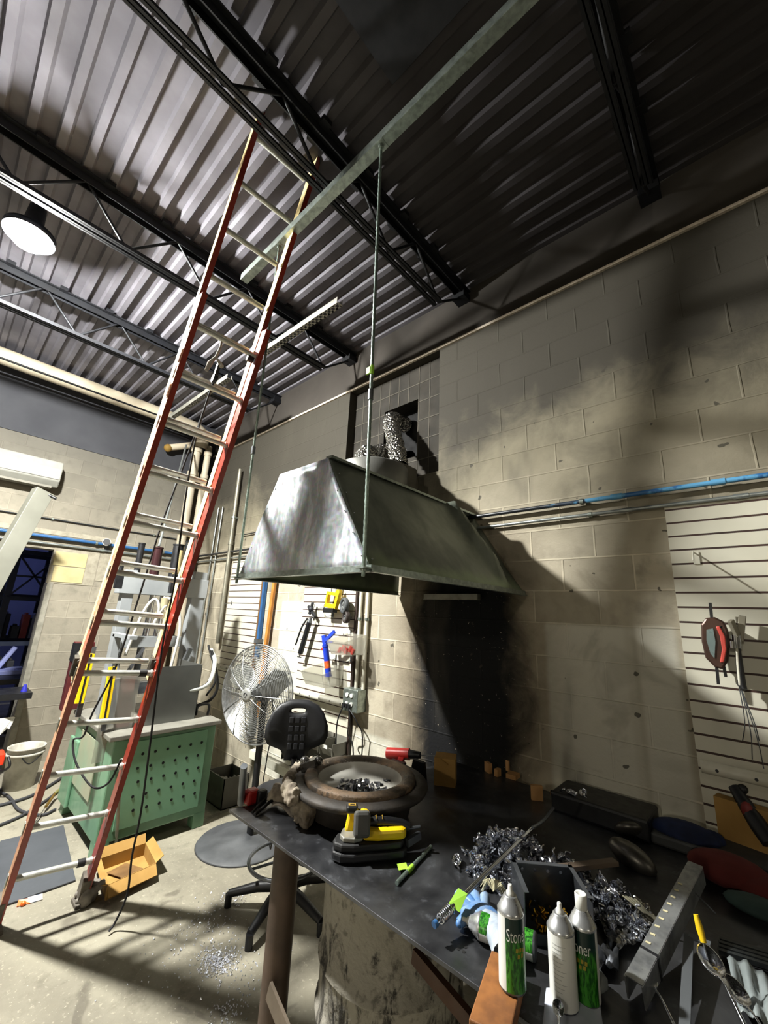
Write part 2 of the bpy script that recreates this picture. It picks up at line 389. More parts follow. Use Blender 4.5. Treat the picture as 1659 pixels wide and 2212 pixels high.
# strut channels under the joists
def channel(name, a, c, label, w=.041, slots=0, m=M_GALV, flip=-1, group=None):
    """C section along X opening upwards, with slots"""
    a, c = Vector(a), Vector(c); b = MB(); L = (c-a).length
    b.bar(a+Vector((0, -w/2, w/2*1)), c+Vector((0, -w/2, w/2)), .003, w).bar(a+Vector((0, w/2, w/2)), c+Vector((0, w/2, w/2)), .003, w)
    if slots:
        n_ = int(L/.05); d = (c-a)/n_
        for s_ in (-1, 1): b.bar(a+Vector((0, s_*w*.36, 0)), c+Vector((0, s_*w*.36, 0)), w*.28, .003)
        for k in range(n_+1):
            p_ = a+d*k; b.bar(p_-d.normalized()*.011, p_+d.normalized()*.011, w, .003)
    else: b.bar(a, c, w, .003)
    o = b.build(name, m); tag(o, label, 'strut channel', group); return o
ZS = 4.27
channel('strut_channel', (-2.62, -1.6, ZS), (3.6, -1.6, ZS), 'long galvanised strut channel under the roof joists holding the two hanging rods', .055)
channel('slotted_channel', (-3.3, -1.0, 4.27), (-2.22, -.97, 4.27), 'short slotted channel hung under the joist behind the ladder', .055, 1, M_SLOT)
channel('slotted_channel', (-5.6, -1.02, 4.27), (-4.0, -1.0, 4.27), 'dim slotted channel under the joists in the far corner left of the ladder', .055, 1, M_SLOT)
HM = mat('threaded zinc rod', 'a9bab2', .35, .8, c2='7c8d86', ns=60, amt=.9)
def rod(a, c, label, sleeve):
    t = thing('threaded_rod', c, label, 'hanging rod', 'threaded rods holding the hood')
    a, c = Vector(a), Vector(c); b = MB(); N = 150
    pts = [a.lerp(c, k/N) for k in range(N+1)]
    b.tube(pts, .008, 8, rr=[.0085 if k % 2 else .0072 for k in range(N+1)]); b.build('rod', HM, t)
    b = MB(); d = (c-a).normalized()
    for p_ in sleeve: q = a.lerp(c, p_); b.tube([q, q+d*.05], .013, 6)
    b.build('coupling_nut', M_STEEL, t)
    b = MB(); b.box((a.x-.03, a.y-.028, a.z-.004), (a.x+.03, a.y+.028, a.z+.008)); b.tube([a-Vector((0, 0, .02)), a-Vector((0, 0, .005))], .016, 6); b.build('washer', M_GALV, t)
    b = MB(); q = c-d*.035; b.box((q.x-.028, q.y-.028, q.z-.003), (q.x+.028, q.y+.028, q.z+.003)); b.tube([q-d*.0, q+d*.012], .015, 6); b.build('lower_washer', M_GALV, t)
    return t
R1 = rod((-1.18, -1.6, ZS), (-1.20, -1.53, 1.975), 'threaded hanging rod in front of the hood with a green tape flag', (.63,))
tp = mat('lime masking tape', '9ccf3a', .6, c2='7fb52c')
q = Vector((-1.18, -1.6, ZS)).lerp(Vector((-1.20, -1.53, 1.975)), .585)
b = MB(); b.cyl(q-Vector((0, 0, .025)), q+Vector((0, 0, .02)), .0105, 8); b.box((q.x-.026, q.y-.012, q.z-.022), (q.x-.002, q.y-.004, q.z+.012)); b.build('tape_flag', tp, R1)
rod((-2.14, -1.6, ZS), (-2.30, -1.5, 1.97), 'threaded hanging rod at the far left end of the hood, behind the ladder', (.63,))

# ---------------------------------------------------------------- high-bay lamp
def lamp(loc, strength, label, r=.10, flat=.5, col='fcfbf4', name='high_bay_or_fill_lamp'):
    x, y, z = loc; t = thing(name, (x, y, z), label, 'lamp', 'high-bay lamps')
    M = Matrix.Translation(loc)
    MB().lathe([(.001, .30), (.05, .30), (.06, .16), (.09, .12), (.10, .09), (.15, .075), (.152, .03), (.145, .03), (.14, .05), (.10, .06), (.001, .06)], 32, M).build('housing', mat('dark lamp casting', '22252b', .5, .5), t)
    MB().cyl((x, y, z+.29), (x, y, 4.75), .008, 8).build('hanger', M_STEEL, t)
    r = min(r, .18); e = bpy.data.materials.new('lamp glow %d' % strength); g = Nt(e)
    g.b.inputs['Base Color'].default_value = (.9, .9, .9, 1); g.b.inputs['Emission Color'].default_value = (*lin(col), 1); g.b.inputs['Emission Strength'].default_value = strength
    MB().sphere(loc, r, 24, (1, 1, flat)).build('lens', e, t)
lamp(LAMP_POS, LAMP_STRENGTH, 'blazing white high-bay lamp under the roof at the left of the picture')
for p_, s_ in FILL_LAMPS: lamp(p_, s_, 'unseen fill lamp added far off to the right of the bench' if p_[0] > 5 else 'unseen fill lamp added far behind the camera', .17, 1., 'fff6e0')
lamp((-9., -3.2, 4.2), BACK_ROOM_LAMP*2.2, 'faint lamp in the dark room beyond the doorway', .17, 1., 'a9b6ff')
# ================================================================ EXHAUST HOOD
m = bpy.data.materials.new('bright zinc sheet'); g = Nt(m); p = g.obj()
st = g.n('ShaderNodeVectorMath', {0: p, 1: (3., 3., .8)}, operation='MULTIPLY').outputs[0]
a_ = g.noise(st, 3.5, 6, .7, .5); v_ = g.n('ShaderNodeTexVoronoi', {'Vector': p, 'Scale': 60.}).outputs['Color']
c_ = g.mix(g.ramp(a_, .4, .68), lin('a3a9af'), lin('e3e7ee')); c_ = g.mix(.12, c_, v_, 'OVERLAY')
g.out(c_, g.ramp(g.noise(st, 6, 5, .7), .3, .75, .28, .5), .75); g.bump(g.noise(p, 4, 3), .5, .03); M_HOODF = m
m = bpy.data.materials.new('dulled zinc sheet'); g = Nt(m); p = g.obj(); z_ = g.xyz(p)[2]
c_ = g.mix(g.ramp(g.noise(p, 3, 5, .6, .4), .35, .7), lin('868c80'), lin('5f655c'))
c_ = g.mix(g.m('MULTIPLY', g.ramp(g.m('ADD', z_, g.m('MULTIPLY', g.noise(p, 9, 4), .16)), .20, .10), .7), c_, lin('8fa07f'))
g.out(c_, .5, .5); g.bump(g.noise(p, 2.6, 3), .6, .03); M_HOODS = m
HT = thing('exhaust_hood', (-1.75, -.8, 2.0), 'large galvanised sheet metal exhaust hood hanging over the bench', 'hood')
zb, zt = 2.0, 2.6; FB = [(-2.285, -1.5), (-1.185, -1.5), (-1.165, -.02), (-2.285, -.02)]; FT = [(-1.99, -1.48), (-1.555, -1.48), (-1.535, -.02), (-2.27, -.02)]
def grid(mb, a, b_, c, d, nu, nv, t, fn=None):
    a, b_, c, d = map(Vector, (a, b_, c, d)); nn = (b_-a).cross(d-a).normalized(); vs = []
    for s_ in (0, 1):
        for j in range(nv+1):
            for i in range(nu+1):
                u, v = i/nu, j/nv; q = a.lerp(b_, u).lerp(d.lerp(c, u), v)
                q = q+nn*((fn(u, v) if fn else 0)+s_*t); vs.append(q)
    N = (nu+1)*(nv+1); fs = []
    for j in range(nv):
        for i in range(nu):
            k = j*(nu+1)+i; fs += [(k, k+nu+1, k+nu+2, k+1), (N+k, N+k+1, N+k+nu+2, N+k+nu+1)]
    for i in range(nu): fs += [(i, i+1, N+i+1, N+i), (nv*(nu+1)+i, N+nv*(nu+1)+i, N+nv*(nu+1)+i+1, nv*(nu+1)+i+1)]
    for j in range(nv):
        k = j*(nu+1); fs += [(k, N+k, N+k+nu+1, k+nu+1), (k+nu, k+nu+nu+1, N+k+nu+nu+1, N+k+nu)]
    mb.add(vs, fs, True)
B3 = [(*q, zb) for q in FB]; T3 = [(*q, zt) for q in FT]
b = MB(); grid(b, B3[0], B3[1], T3[1], T3[0], 20, 12, .0015, lambda u, v: .006*math.sin(u*5+v*3)*math.sin(PI*v)); b.build('front_panel', M_HOODF, HT)
def crum(u, v):   # crumpled back corner of the right side
    return min(1, v*3)*(.075*math.exp(-((u-.86+.10*v)/.032)**2)*(1-.3*v)-.06*math.exp(-((u-.95)/.05)**2))+.012*math.sin(u*7)*math.sin(PI*v)
b = MB(); grid(b, B3[1], B3[2], T3[2], T3[1], 60, 14, .0015, crum); b.build('side_panel', M_HOODS, HT)
b = MB(); grid(b, B3[3], B3[0], T3[0], T3[3], 20, 8, .0015); b.build('side_panel', M_HOODS, HT)
b = MB(); b.prism([(-1.99, -1.48), (-1.555, -1.48), (-1.535, -.02), (-2.27, -.02)], .003, Matrix.Translation((0, 0, 2.598))); b.build('top_panel', M_HOODS, HT)
b = MB()
b.box((-1.575, -1.48, 2.597), (-1.530, -.02, 2.612))
for q0, q1 in ((FB[0], FB[1]), (FB[1], FB[2]), (FB[3], FB[0])):
    b.bar((*q0, zb-.002), (*q1, zb-.002), .03, .004); b.bar((*q0, zb+.012), (*q1, zb+.012), .004, .03)
b.build('rim_flange', M_GALV, HT)
b = MB()
for k in range(5):
    for q0, q1 in ((B3[0], T3[0]), (B3[1], T3[1])):
        q = Vector(q0).lerp(Vector(q1), (k+.6)/5.4); q.x += .02*(1 if q0 == B3[0] else -1); b.sphere(q+Vector((0, -.004, 0)), .004, 6)
for k in range(5): q = Vector(B3[1]).lerp(Vector(T3[1]), (k+.5)/5.3); b.sphere(q+Vector((.006, .03, 0)), .004, 6)
b.build('rivet', M_CHROME, HT)['kind'] = 'stuff'
channel('slotted_channel', (-1.98, -.045, 1.965), (-1.50, -.045, 1.965), 'short pale slotted channel fixed under the back edge of the hood', .04, 1, M_SLOT)
# blower on the hood
BL = thing('blower', (-2.2, -.5, 2.61), 'grey centrifugal blower drum sitting behind the top of the hood', 'blower')
m = mat('blower casing', '6f6f6b', .5, .4, c2='5a5a56', ns=2)
M = Matrix.Translation((-2.2, -.5, 2.612)); b = MB(); b.lathe([(.001, .0), (.12, 0), (.12, .1), (.27, .1), (.29, .11), (.29, .355), (.28, .365), (.14, .37), (.001, .37)], 48, M)
b.build('drum', m, BL)
b = MB(); b.box((-2.24, -.46, 2.70), (-2.02, -.14, 3.05)); b.build('outlet_box', mat('sooty outlet box', '57534a', .6, .3, c2='3f3c36', ns=6), BL, bevel=.01)
m = bpy.data.materials.new('crinkled foil'); g = Nt(m); g.out(g.mix(g.noise(g.obj(), 30), lin('b8b6b0'), lin('8f8d88')), .25, 1.)
g.bump(g.n('ShaderNodeTexVoronoi', {'Vector': g.obj(), 'Scale': 55.}).outputs['Distance'], .9, .02); M_FOIL = m
def flex(name, pts, r, label, cr):
    P_ = bez(pts, 90); rr = [r*(1+.07*math.sin(i*1.9))*(1+cr*random.uniform(-.12, .12)) for i in range(len(P_))]
    b = MB(); b.tube(P_, r, 22, rr=rr, caps=False); o = b.build(name, M_FOIL, base=P_[0]); tag(o, label, 'flexible duct'); return o
flex('flexible_duct', [(-2.11, -.27, 3.05), (-2.17, -.24, 3.2), (-2.29, -.16, 3.42), (-2.41, -.07, 3.62), (-2.47, .03, 3.72), (-2.47, .22, 3.74)], .075, 'long silver foil duct rising from the blower into the dark wall opening', .6)
flex('flexible_duct', [(-2.27, -.52, 2.98), (-2.28, -.51, 3.05), (-2.31, -.48, 3.12), (-2.37, -.40, 3.17), (-2.46, -.22, 3.24), (-2.54, -.04, 3.36), (-2.5, .2, 3.42)], .085, 'short fat silver foil duct standing on top of the blower drum', .8)

# ================================================================ EXTENSION LADDER
LA = CAM+Vector((-3.32838, .66595, -1.56089)); LU = Vector((.10123, .0043, .28747)).normalized()
LWv = Vector((.04290, .36373, -.0027)); LW = (LWv-LU*LWv.dot(LU)).normalized(); LN = LU.cross(LW).normalized()
if LN.x > 0: LN = -LN          # towards the climbing side (-X, up)
LA = LA-LW*.02; WID = .405
m = bpy.data.materials.new('lamplit cream fibreglass'); g = Nt(m); g.out(g.mix(g.ramp(g.noise(g.pos(), 9, 6, .7, 1.), .5, .72), lin('e3cf95'), lin('b9834f')), .5); M_FLY = m  # lamp glare on the fly rail webs, painted in as cream
m = bpy.data.materials.new('orange red fibreglass'); g = Nt(m); g.out(g.mix(g.ramp(g.noise(g.pos(), 4, 5), .35, .7), lin('8e2a18'), lin('74200f')), .35); g.b.inputs['Coat Weight'].default_value = .3; M_ORA = m
m = bpy.data.materials.new('lamplit salmon fibreglass'); g = Nt(m); g.out(g.mix(g.ramp(g.noise(g.pos(), 5, 6, .7), .4, .65), lin('c39a78'), lin('a4604a')), .6); M_SAL = m  # lamp light on the left base rail's outer web, put into the colour
M_ALU = mat('ladder aluminium', 'c9cac3', .4, .6, c2='a9aaa3', ns=20)
LT = thing('extension_ladder', LA-LU*.27, 'tall red and lamplit cream fibreglass extension ladder leaning up to the roof', 'ladder')
def L(k, s_, n_): return LA+LU*(.3048*k)+LW*s_+LN*n_
def rail(k0, k1, s_, out, nd, n0, mw, mf, name, label=None):
    """channel rail: web plus two outward flanges; n0 = near face (underside) position, nd depth"""
    b = MB(); a, c = L(k0, s_, n0+nd/2), L(k1, s_, n0+nd/2)
    b.bar(a, c, nd, .004, LW)                       # web
    b.k = 1
    for e in (n0+.002, n0+nd-.002): b.bar(L(k0, s_+out*.015, e), L(k1, s_+out*.015, e), .004, .03, LW)
    o = b.build(name, [mw, mf], LT)
    if label: o['label'] = label
    return o
ND = .085
rail(-.72, 11.6, -.0, 1, ND, 0, M_SAL, M_ORA, 'base_rail', 'red base rail with lamplit salmon web')
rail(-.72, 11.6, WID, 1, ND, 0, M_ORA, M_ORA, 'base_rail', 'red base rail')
rail(3.75, 15.7, .0, 1, .075, ND+.008, M_FLY, M_ORA, 'fly_rail', 'fly rail with lamplit cream web')
rail(3.75, 15.7, WID-.004, 1, .075, ND+.008, M_FLY, M_ORA, 'fly_rail', 'fly rail with lamplit cream web')
# red underside cover strips of the rails
for k in range(0, 12):
    b = MB(); b.tube([L(k, .002, ND*.5), L(k, WID-.002, ND*.5)], .0165, 10); 
    for q in (.012, WID-.012): b.tube([L(k, q-.006, ND*.5), L(k, q+.006, ND*.5)], .021, 10)
    b.build('base_rung', M_ALU, LT)
for k in range(4, 16):
    b = MB(); nn = ND+.045; b.tube([L(k+.12, .03, nn), L(k+.12, WID-.03, nn)], .0165, 10)
    b.build('fly_rung', M_ALU, LT)
for k in range(0, 12): MB().bar(L(k-.12, -.006, ND*.5), L(k+.12, -.006, ND*.5), .02, .004, LW).build('rung_bracket', M_GALV, LT)
for q in (.0, WID):
    b = MB(); b.bar(L(3.9, q, .09), L(4.25, q, .09), .05, .05, LW); b.tube([L(4.2, q, .05), L(4.2, q, .17)], .012, 8); b.build('rung_lock', mat('lock casting', '4e4a44', .5, .5), LT)
for q in (-.0, WID):
    b = MB(); f_ = L(-.72, q, ND/2); b.bar(f_+LU*.12, f_-LU*.02, .09, .045, LW)
    b.box((f_.x-.05, f_.y-.04, .0), (f_.x+.06, f_.y+.04, .022)); b.build('foot', mat('dusty rubber foot', '4a453e', .8, c2='6b645a', ns=18), LT, bevel=.004)
for i_, (q, k_) in enumerate(((WID-.06, .0), (WID-.06, 4.0), (WID-.03, 10.9))):
    b = MB(); b.tube([L(k_, q-.02, ND*.5), L(k_, q+.02, ND*.5)], .0215, 12); b.build('rung_guard', M_RUB, LT)
for k_ in (10.2, 9.5):
    b = MB(); b.bar(L(k_, -.01, .04), L(k_+.28, -.01, .04), .05, .004, LW); b.build('safety_label', mat('pale label', 'd9d6cc', .5), LT)
# hoist rope and pulley of the ladder
PT = L(10.2, WID*.52, .04)
b = MB(); b.cyl(PT-LW*.012, PT+LW*.012, .03, 12); b.bar(PT+LU*.02, PT+LU*.1, .02, .02); b.build('pulley', M_BLACK, LT)
m = mat('dark braided rope', '17161a', .8, c2='0d0d10', bump=.4, bs=200)
E_ = S(235, 2012, z=.02)
rp = [S(450, 850, x=PT.x-.1), S(425, 930, x=-2.75), S(395, 1010, x=-2.9), S(350, 1130, x=-2.95), S(300, 1290, x=-3.0), S(250, 1440, x=-3.1), S(200, 1540, x=-3.2), S(180, 1590, x=-3.3)]
b = MB(); b.tube(bez([PT]+rp[1:]+[S(158, 1600, x=-3.35), S(165, 1650, x=-3.3), S(200, 1700, x=-3.2), S(235, 1690, x=-3.15), S(262, 1640, x=-3.1)], 90), .006, 7)
b.tube(bez([PT, S(425, 940, x=-2.55), S(400, 1080, x=-2.6), S(378, 1250, x=-2.65), S(350, 1400, x=-2.75), S(325, 1600, x=-2.8), S(305, 1750, x=-2.88), S(285, 1850, x=-2.92), S(275, 1930, x=-2.95), S(250, 1990, z=.05), E_], 80), .006, 7)
b.build('hoist_rope', m, LT)
q = L(11.0, WID*.45, .05)
b = MB(); P_ = [q, q+Vector((0, 0, -.06)), q+Vector((-.02, -.01, -.12)), q+Vector((-.05, -.02, -.18))]; b.tube(bez(P_, 12), .007, 6)
b.tube([P_[2], P_[2]+Vector((-.02, -.02, -.05)), P_[2]+Vector((-.03, -.03, -.1))], .014, 6, rr=[.006, .018, .012])
b.tube([P_[2], P_[2]+Vector((.02, .02, -.04)), P_[2]+Vector((.04, .03, -.07))], .01, 6, rr=[.005, .01, .014]); b.build('rag_tie', mat('grey rag', 'b9b4ac', .9, c2='8e8880'), LT)

# ================================================================ PIPES
def pipe(name, pts, r, m_, label, cat='pipe', group=None, joints=(), n=14, clamps=()):
    b = MB(); b.tube(pts, r, n)
    pts = [Vector(p_) for p_ in pts]
    if len(pts) == 2: a, c = pts; base = a
    else: a, c = pts[0], pts[-1]; base = a
    for j in joints: q = a.lerp(c, j); d = (c-a).normalized(); b.tube([q-d*.03, q+d*.03], r*1.28, n)
    o = b.build(name, m_, base=base)
    for j in clamps:
        k_ = MB(); q = a.lerp(c, j); d = (c-a).normalized(); k_.tube([q-d*.012, q+d*.012], r*1.35, 10); k_.bar(q, q+Vector(CLD)*r*2.2, .02, .03)
        k_.build('pipe_clamp', M_GALV, o)
    tag(o, label, cat, group); return o
CLD = (0, 1, 0)
mb_ = bpy.data.materials.new('blue and grey pipe paint'); g = Nt(mb_); xx = g.xyz()[0]
c_ = g.mix(g.ramp(xx, -.62, -.58), lin('24303f'), lin('2b6199')); c_ = g.mix(g.ramp(g.noise(g.pos(), 6), .5, .55), c_, lin('5c9cc8')); c_ = g.mix(g.ramp(xx, -1.0, -.8, 1, 0), c_, lin('1a1d22'))
g.out(c_, .35); MBP = mb_
pipe('air_pipe', [(WL+.06, -.05, 2.584), (1.6, -.05, 2.584)], .014, MBP, 'blue and black air pipe along the right wall above the thinner zinc one', joints=(.73, .79), clamps=(.6, .705, .9), group=None)
pipe('conduit', [(WL+.06, -.035, 2.497), (1.6, -.035, 2.497)], .011, M_CONDUIT, 'bare zinc conduit along the right wall just below the blue pipe', joints=(.735, .8), clamps=(.71, .84))
pipe('thin_conduit', [(-5.1, -.03, 2.80), (-3.6, -.03, 2.80)], .007, M_BLACKPIPE, 'thin dark conduit on the right wall left of the hood', clamps=(.3,))
CLD = (-1, 0, 0)
pipe('air_pipe', [(WL+.05, -.06, 2.584), (WL+.05, -6, 2.584)], .02, M_BLUE, 'blue pipe running over the doorway on the left wall', joints=(.1,), clamps=(.08, .22))
pipe('conduit', [(WL+.035, -.1, 2.50), (WL+.035, -6, 2.50)], .014, M_CONDUIT, 'pale conduit just below the blue pipe over the doorway', clamps=(.2,))
pipe('thin_conduit', [(WL+.02, -.1, 2.81), (WL+.02, -6, 2.81)], .008, M_BLACKPIPE, 'thin dark conduit on the left wall above the blue pipe', clamps=(.1, .3))
BEI = mat('cream insulated pipe', 'b7ad99', .6, c2='9b907c', ns=3)
pts = [(WL+.25, -6.5, 4.60), (WL+.25, -.9, 4.56), (WL+.25, -.45, 4.54), (WL+.24, -.35, 4.50), (WL+.2, -.3, 4.40), (WL+.16, -.3, 4.3)]
pipe('drain_pipe', pts, .10, BEI, 'fat cream pipe running high along the left wall', 'pipe', joints=())
for yy, rr_, l_ in ((-.34, .065, 'left and fatter of two cream vertical pipes in the far corner'), (-.16, .05, 'right and thinner of two cream vertical pipes in the far corner')):
    pipe('drain_pipe', [(WL+.14, yy, 4.36), (WL+.14, yy, .0)], rr_, BEI, l_, joints=(.03, .12))
brp = pipe('drain_pipe', [(WL+.14, -.34, 4.34), (WL+.14, -.62, 4.2), (WL+.14, -.75, 4.14)], .05, BEI, 'short cream branch pipe with a yellow end near the ceiling corner')
MB().sphere((WL+.14, -.76, 4.13), .06, 12).build('foam_end', mat('yellow sealant', '7a5e22', .8), brp)
pipe('overhead_conduit', [(WL+.5, -6, 4.45), (WL+.5, -.15, 4.42)], .012, M_BLACKPIPE, 'thin grey conduit below the fat cream pipe')
pipe('slanting_conduit', [(WL+.45, -.62, 4.15), (-4.6, -1.2, 2.42)], .012, M_CONDUIT, 'thin slanting white conduit dropping to the green machine', 'conduit')
CLD = (0, 1, 0)
pipe('corner_pipe', [S(519, 1014, y=-.06), S(470, 1390, y=-.06)], .028, mat('dull steel pipe', '8b887a', .5, .6, c2='5f5d53'), 'vertical steel pipe on the right wall left of the left slat panel', joints=(.45,), clamps=(.3,))
for x_, l_ in ((-5.92, 'left of a pair of thin vertical conduits near the far corner'), (-5.78, 'right of a pair of thin vertical conduits near the far corner')):
    pipe('vertical_conduit', [(x_, -.03, 3.3), (x_, -.03, .9)], .011, M_CONDUIT, l_, 'conduit')
for x_, l_ in ((-2.725, 'left of two vertical conduits above the wall outlet'), (-2.635, 'right of two vertical conduits above the wall outlet')):
    pipe('vertical_conduit', [(x_, -.03, 2.5), (x_, -.03, 1.2)], .016, M_PVC, l_, 'conduit', clamps=(.55,))
o = MB().box((WL+.02, -.12, .9), (WL+.16, .02, 2.2)).build('wireway_cabinet', M_GREY, bevel=.004)
tag(o, 'tall narrow grey electrical trunking box in the far corner', 'electrical box')
# ================================================================ WALL PANELS AND WHAT HANGS ON THEM
M_SLATW = mat('off white slat board', 'cfccbd', .45, c2='c0bdac', ns=1.4, amt=.6)
M_GROOVE = mat('brown groove insert', '3a2118', .6, c2='27140e')
def slat(x0, x1, z0, z1, zg, label):
    b = MB(); zs = [zg+.0762*k for k in range(-40, 40) if z0 < zg+.0762*k < z1]; e = [z0]+[z for q in zs for z in (q-.005, q+.005)]+[z1]
    for i in range(0, len(e), 2): b.box((x0, -.022, e[i]), (x1, -.002, e[i+1]))
    b.k = 1; b.box((x0+.002, -.012, z0), (x1-.002, -.001, z1))
    for z in zs: b.box((x0+.001, -.0225, z-.005), (x1-.001, -.013, z+.005))
    o = b.build('slatwall', [M_SLATW, M_GROOVE], base=(x0, 0, z0)); tag(o, label, 'wall panel'); return o
SR = slat(-.33, 1.05, .2, 2.50, 2.165, 'right-hand slat wall panel beside the bench with clamps hanging on it')
SM_ = slat(-3.60, -2.80, .78, 2.2, 2.005, 'middle slat wall panel below the hood, crowded with tools')
SL = slat(-5.25, -4.46, .85, 2.45, 2.05, 'left-hand slat wall panel behind the big fan')
MB().box((-2.80, -.03, .6), (-2.775, -.003, 2.2)).build('edge_strip', mat('dark brown edge', '2a1a12', .6), SM_)
MB().box((-4.46, -.03, .85), (-4.43, -.003, 2.45)).build('edge_strip', mat('brown edge', '6b4a24', .6), SL)
o = MB().box((-4.395, -.05, 1.3), (-4.355, -.01, 2.5)).build('spirit_level', M_BLUE); tag(o, 'long blue spirit level standing on the wall between panel and wooden pole', 'level')
MB().box((-4.41, -.07, 1.45), (-4.32, -.008, 1.5)).build('clip', M_STEEL, o)
o = MB().bar((-4.13, -.05, 2.5), (-4.2, -.06, .7), .045, .03, (0, 1, 0)).build('wooden_pole', mat('yellow pine', 'b57b34', .6, c2='9a6023', ns=8)); tag(o, 'orange-brown wooden batten standing against the wall', 'batten')
def holed_tube(x0, x1, z, y, label):
    b = MB(); b.lathe([(.028, 0), (.028, x1-x0), (.022, x1-x0), (.022, 0), (.028, 0)], 18, Matrix.Translation((x0, y, z)) @ Matrix.Rotation(PI/2, 4, 'Y'))
    o = b.build('pvc_tube', M_PVC, base=(x0, y, z)); tag(o, label, 'tube')
    h = MB(); n_ = max(2, int((x1-x0)/.12))
    for k in range(n_): h.cyl((x0+.06+k*(x1-x0-.1)/(n_-1), y-.026, z), (x0+.06+k*(x1-x0-.1)/(n_-1), y-.0295, z), .007, 8)
    h.build('drilled_hole', M_BLACK, o)['kind'] = 'stuff'
    return o
holed_tube(-3.63, -2.80, 1.06, -.07, 'white tube with drilled holes fixed across the middle slat panel')
holed_tube(-5.25, -4.6, 1.12, -.07, 'white tube across the left slat panel, behind the fan')
holed_tube(-.31, .6, 1.20, -.09, 'shaded white tube fixed low across the right slat panel')
def hook(x, z, L_=.09, label=''):
    b = MB(); b.box((x-.008, -.027, z-.035), (x+.008, -.022, z+.015)); b.tube([(x, -.024, z-.02), (x-.0, -.024-L_, z-.035), (x-.0, -.03-L_, z-.015)], .0028, 6)
    o = b.build('wire_hook', M_STEEL, base=(x, -.024, z)); tag(o, label, 'hook', 'empty wire hooks on the slat panels')
hk = [((700, 1308), 'empty wire hook near the top of the middle panel, left of the yellow saw'), ((718, 1325), 'empty wire hook just below the yellow saw'), ((757, 1365), 'empty wire hook at the right edge of the middle panel, level with the top bin'),
      ((725, 1418), 'empty wire hook below the upper clear bin'), ((757, 1422), 'empty wire hook at the right edge under the upper clear bin'), ((688, 1528), 'empty wire hook low on the middle panel above the chair back')]
for q, l_ in hk: p_ = S(*q, y=-.03); hook(p_.x, p_.z, .09, l_)
p_ = S(500, 1300, y=-.03); hook(p_.x, p_.z, .1, 'empty wire hook near the left edge of the left slat panel')
b = MB(); p_ = S(1503, 1200, y=-.03); b.box((p_.x-.014, -.03, p_.z-.045), (p_.x+.014, -.022, p_.z+.02)); b.tube([(p_.x-.01, -.03, p_.z+.02), (p_.x+.0, -.2, p_.z-.05)], .004, 6)
o = b.build('shelf_bracket', M_PVC, base=p_); tag(o, 'small white bracket hook alone near the top of the right slat panel', 'hook')

# grease gun
X0 = S(668, 1345, y=-.1)
t = thing('grease_gun', X0, 'black grease gun hanging at the left edge of the middle panel', 'grease gun'); d = Vector((-.10, 0, -.30))
b = MB(); b.tube([X0, X0+d], .026, 14); b.build('barrel', M_BLACK, t)
b = MB(); b.tube([X0+d, X0+d*1.12], .004, 6); b.bar(X0+d*1.12-Vector((.03, 0, 0)), X0+d*1.12+Vector((.03, 0, 0)), .008, .008); b.build('plunger', M_BLACK, t)
b = MB(); b.tube(bez([X0+Vector((-.01, -.02, .04)), X0+Vector((-.05, -.05, -.05)), X0+Vector((-.11, -.06, -.22))], 12), .009, 8); b.build('lever', M_BLACK, t)
b = MB(); b.tube([X0-d*.02, X0-d*.16], .03, 12, rr=[.028, .012]); b.cyl(X0-d*.1, X0-d*.1+Vector((.05, 0, .03)), .008, 8); b.build('head', M_STEEL, t)
# caulking gun
X0 = S(702, 1385, y=-.20)
t = thing('caulking_gun', X0, 'blue caulking gun with a red label hanging on the middle slat panel', 'caulking gun'); d = Vector((.04, .04, -.30)); mbl = mat('vivid blue enamel', '1f3fc0', .4, c2='1a34a0')
b = MB(); b.tube([X0+d*.1, X0+d], .027, 14); b.tube([X0+d*.1, X0+d*.16], .03, 14); b.tube([X0+d*.94, X0+d*1.], .03, 14); b.build('barrel', mbl, t)
b = MB(); b.tube([X0+d*.56, X0+d*.76], .0276, 14); b.build('label_wrap', mat('red label', 'cf3a28', .5, c2='d9812a', ns=30), t)
b = MB(); b.tube([X0+d, X0+d*1.3], .012, 10, rr=[.012, .002]); b.build('nozzle', M_WHITE, t)
b = MB(); b.bar(X0, X0+Vector((.12, 0, .09)), .022, .03); b.bar(X0+d*.1, X0+Vector((-.02, 0, .05)), .03, .04); b.bar(X0+Vector((.0, 0, 0)), X0+Vector((.11, 0, .0)), .012, .018); b.build('handle', mbl, t)
b = MB(); b.tube([X0+Vector((-.04, 0, .0)), X0+Vector((.06, .0, .005))], .004, 6); b.build('plunger_rod', M_STEEL, t)
# hacksaw
X0 = S(722, 1292, y=-.07)
t = thing('hacksaw', X0, 'yellow handled hacksaw hanging at the top of the middle slat panel', 'saw')
M = Matrix.Translation(X0) @ Matrix.Rotation(PI/2, 4, 'X') @ Matrix.Rotation(-.12, 4, 'Z') @ Matrix.Scale(1.4, 4)
b = MB(); b.prism([(-.06, -.07), (.055, -.07), (.075, .045), (.06, .08), (.035, .04), (-.055, .04)], .03, M, [(-.04, -.04), (.035, -.04), (.045, .01), (.045, .015), (.03, .018), (-.038, .018)]); b.build('handle', M_YEL, t, bevel=.005)
b = MB(); b.bar(X0+Vector((-.05, 0, .04)), X0+Vector((-.035, 0, .34)), .004, .012); b.bar(X0+Vector((.05, 0, .05)), X0+Vector((.075, 0, .34)), .01, .02); b.build('frame', M_STEEL, t)
b = MB(); b.box((X0.x-.09, X0.y-.06, X0.z-.14), (X0.x+.06, X0.y+.0, X0.z-.095)); b.build('end_cap', M_BLACK, t, bevel=.006)
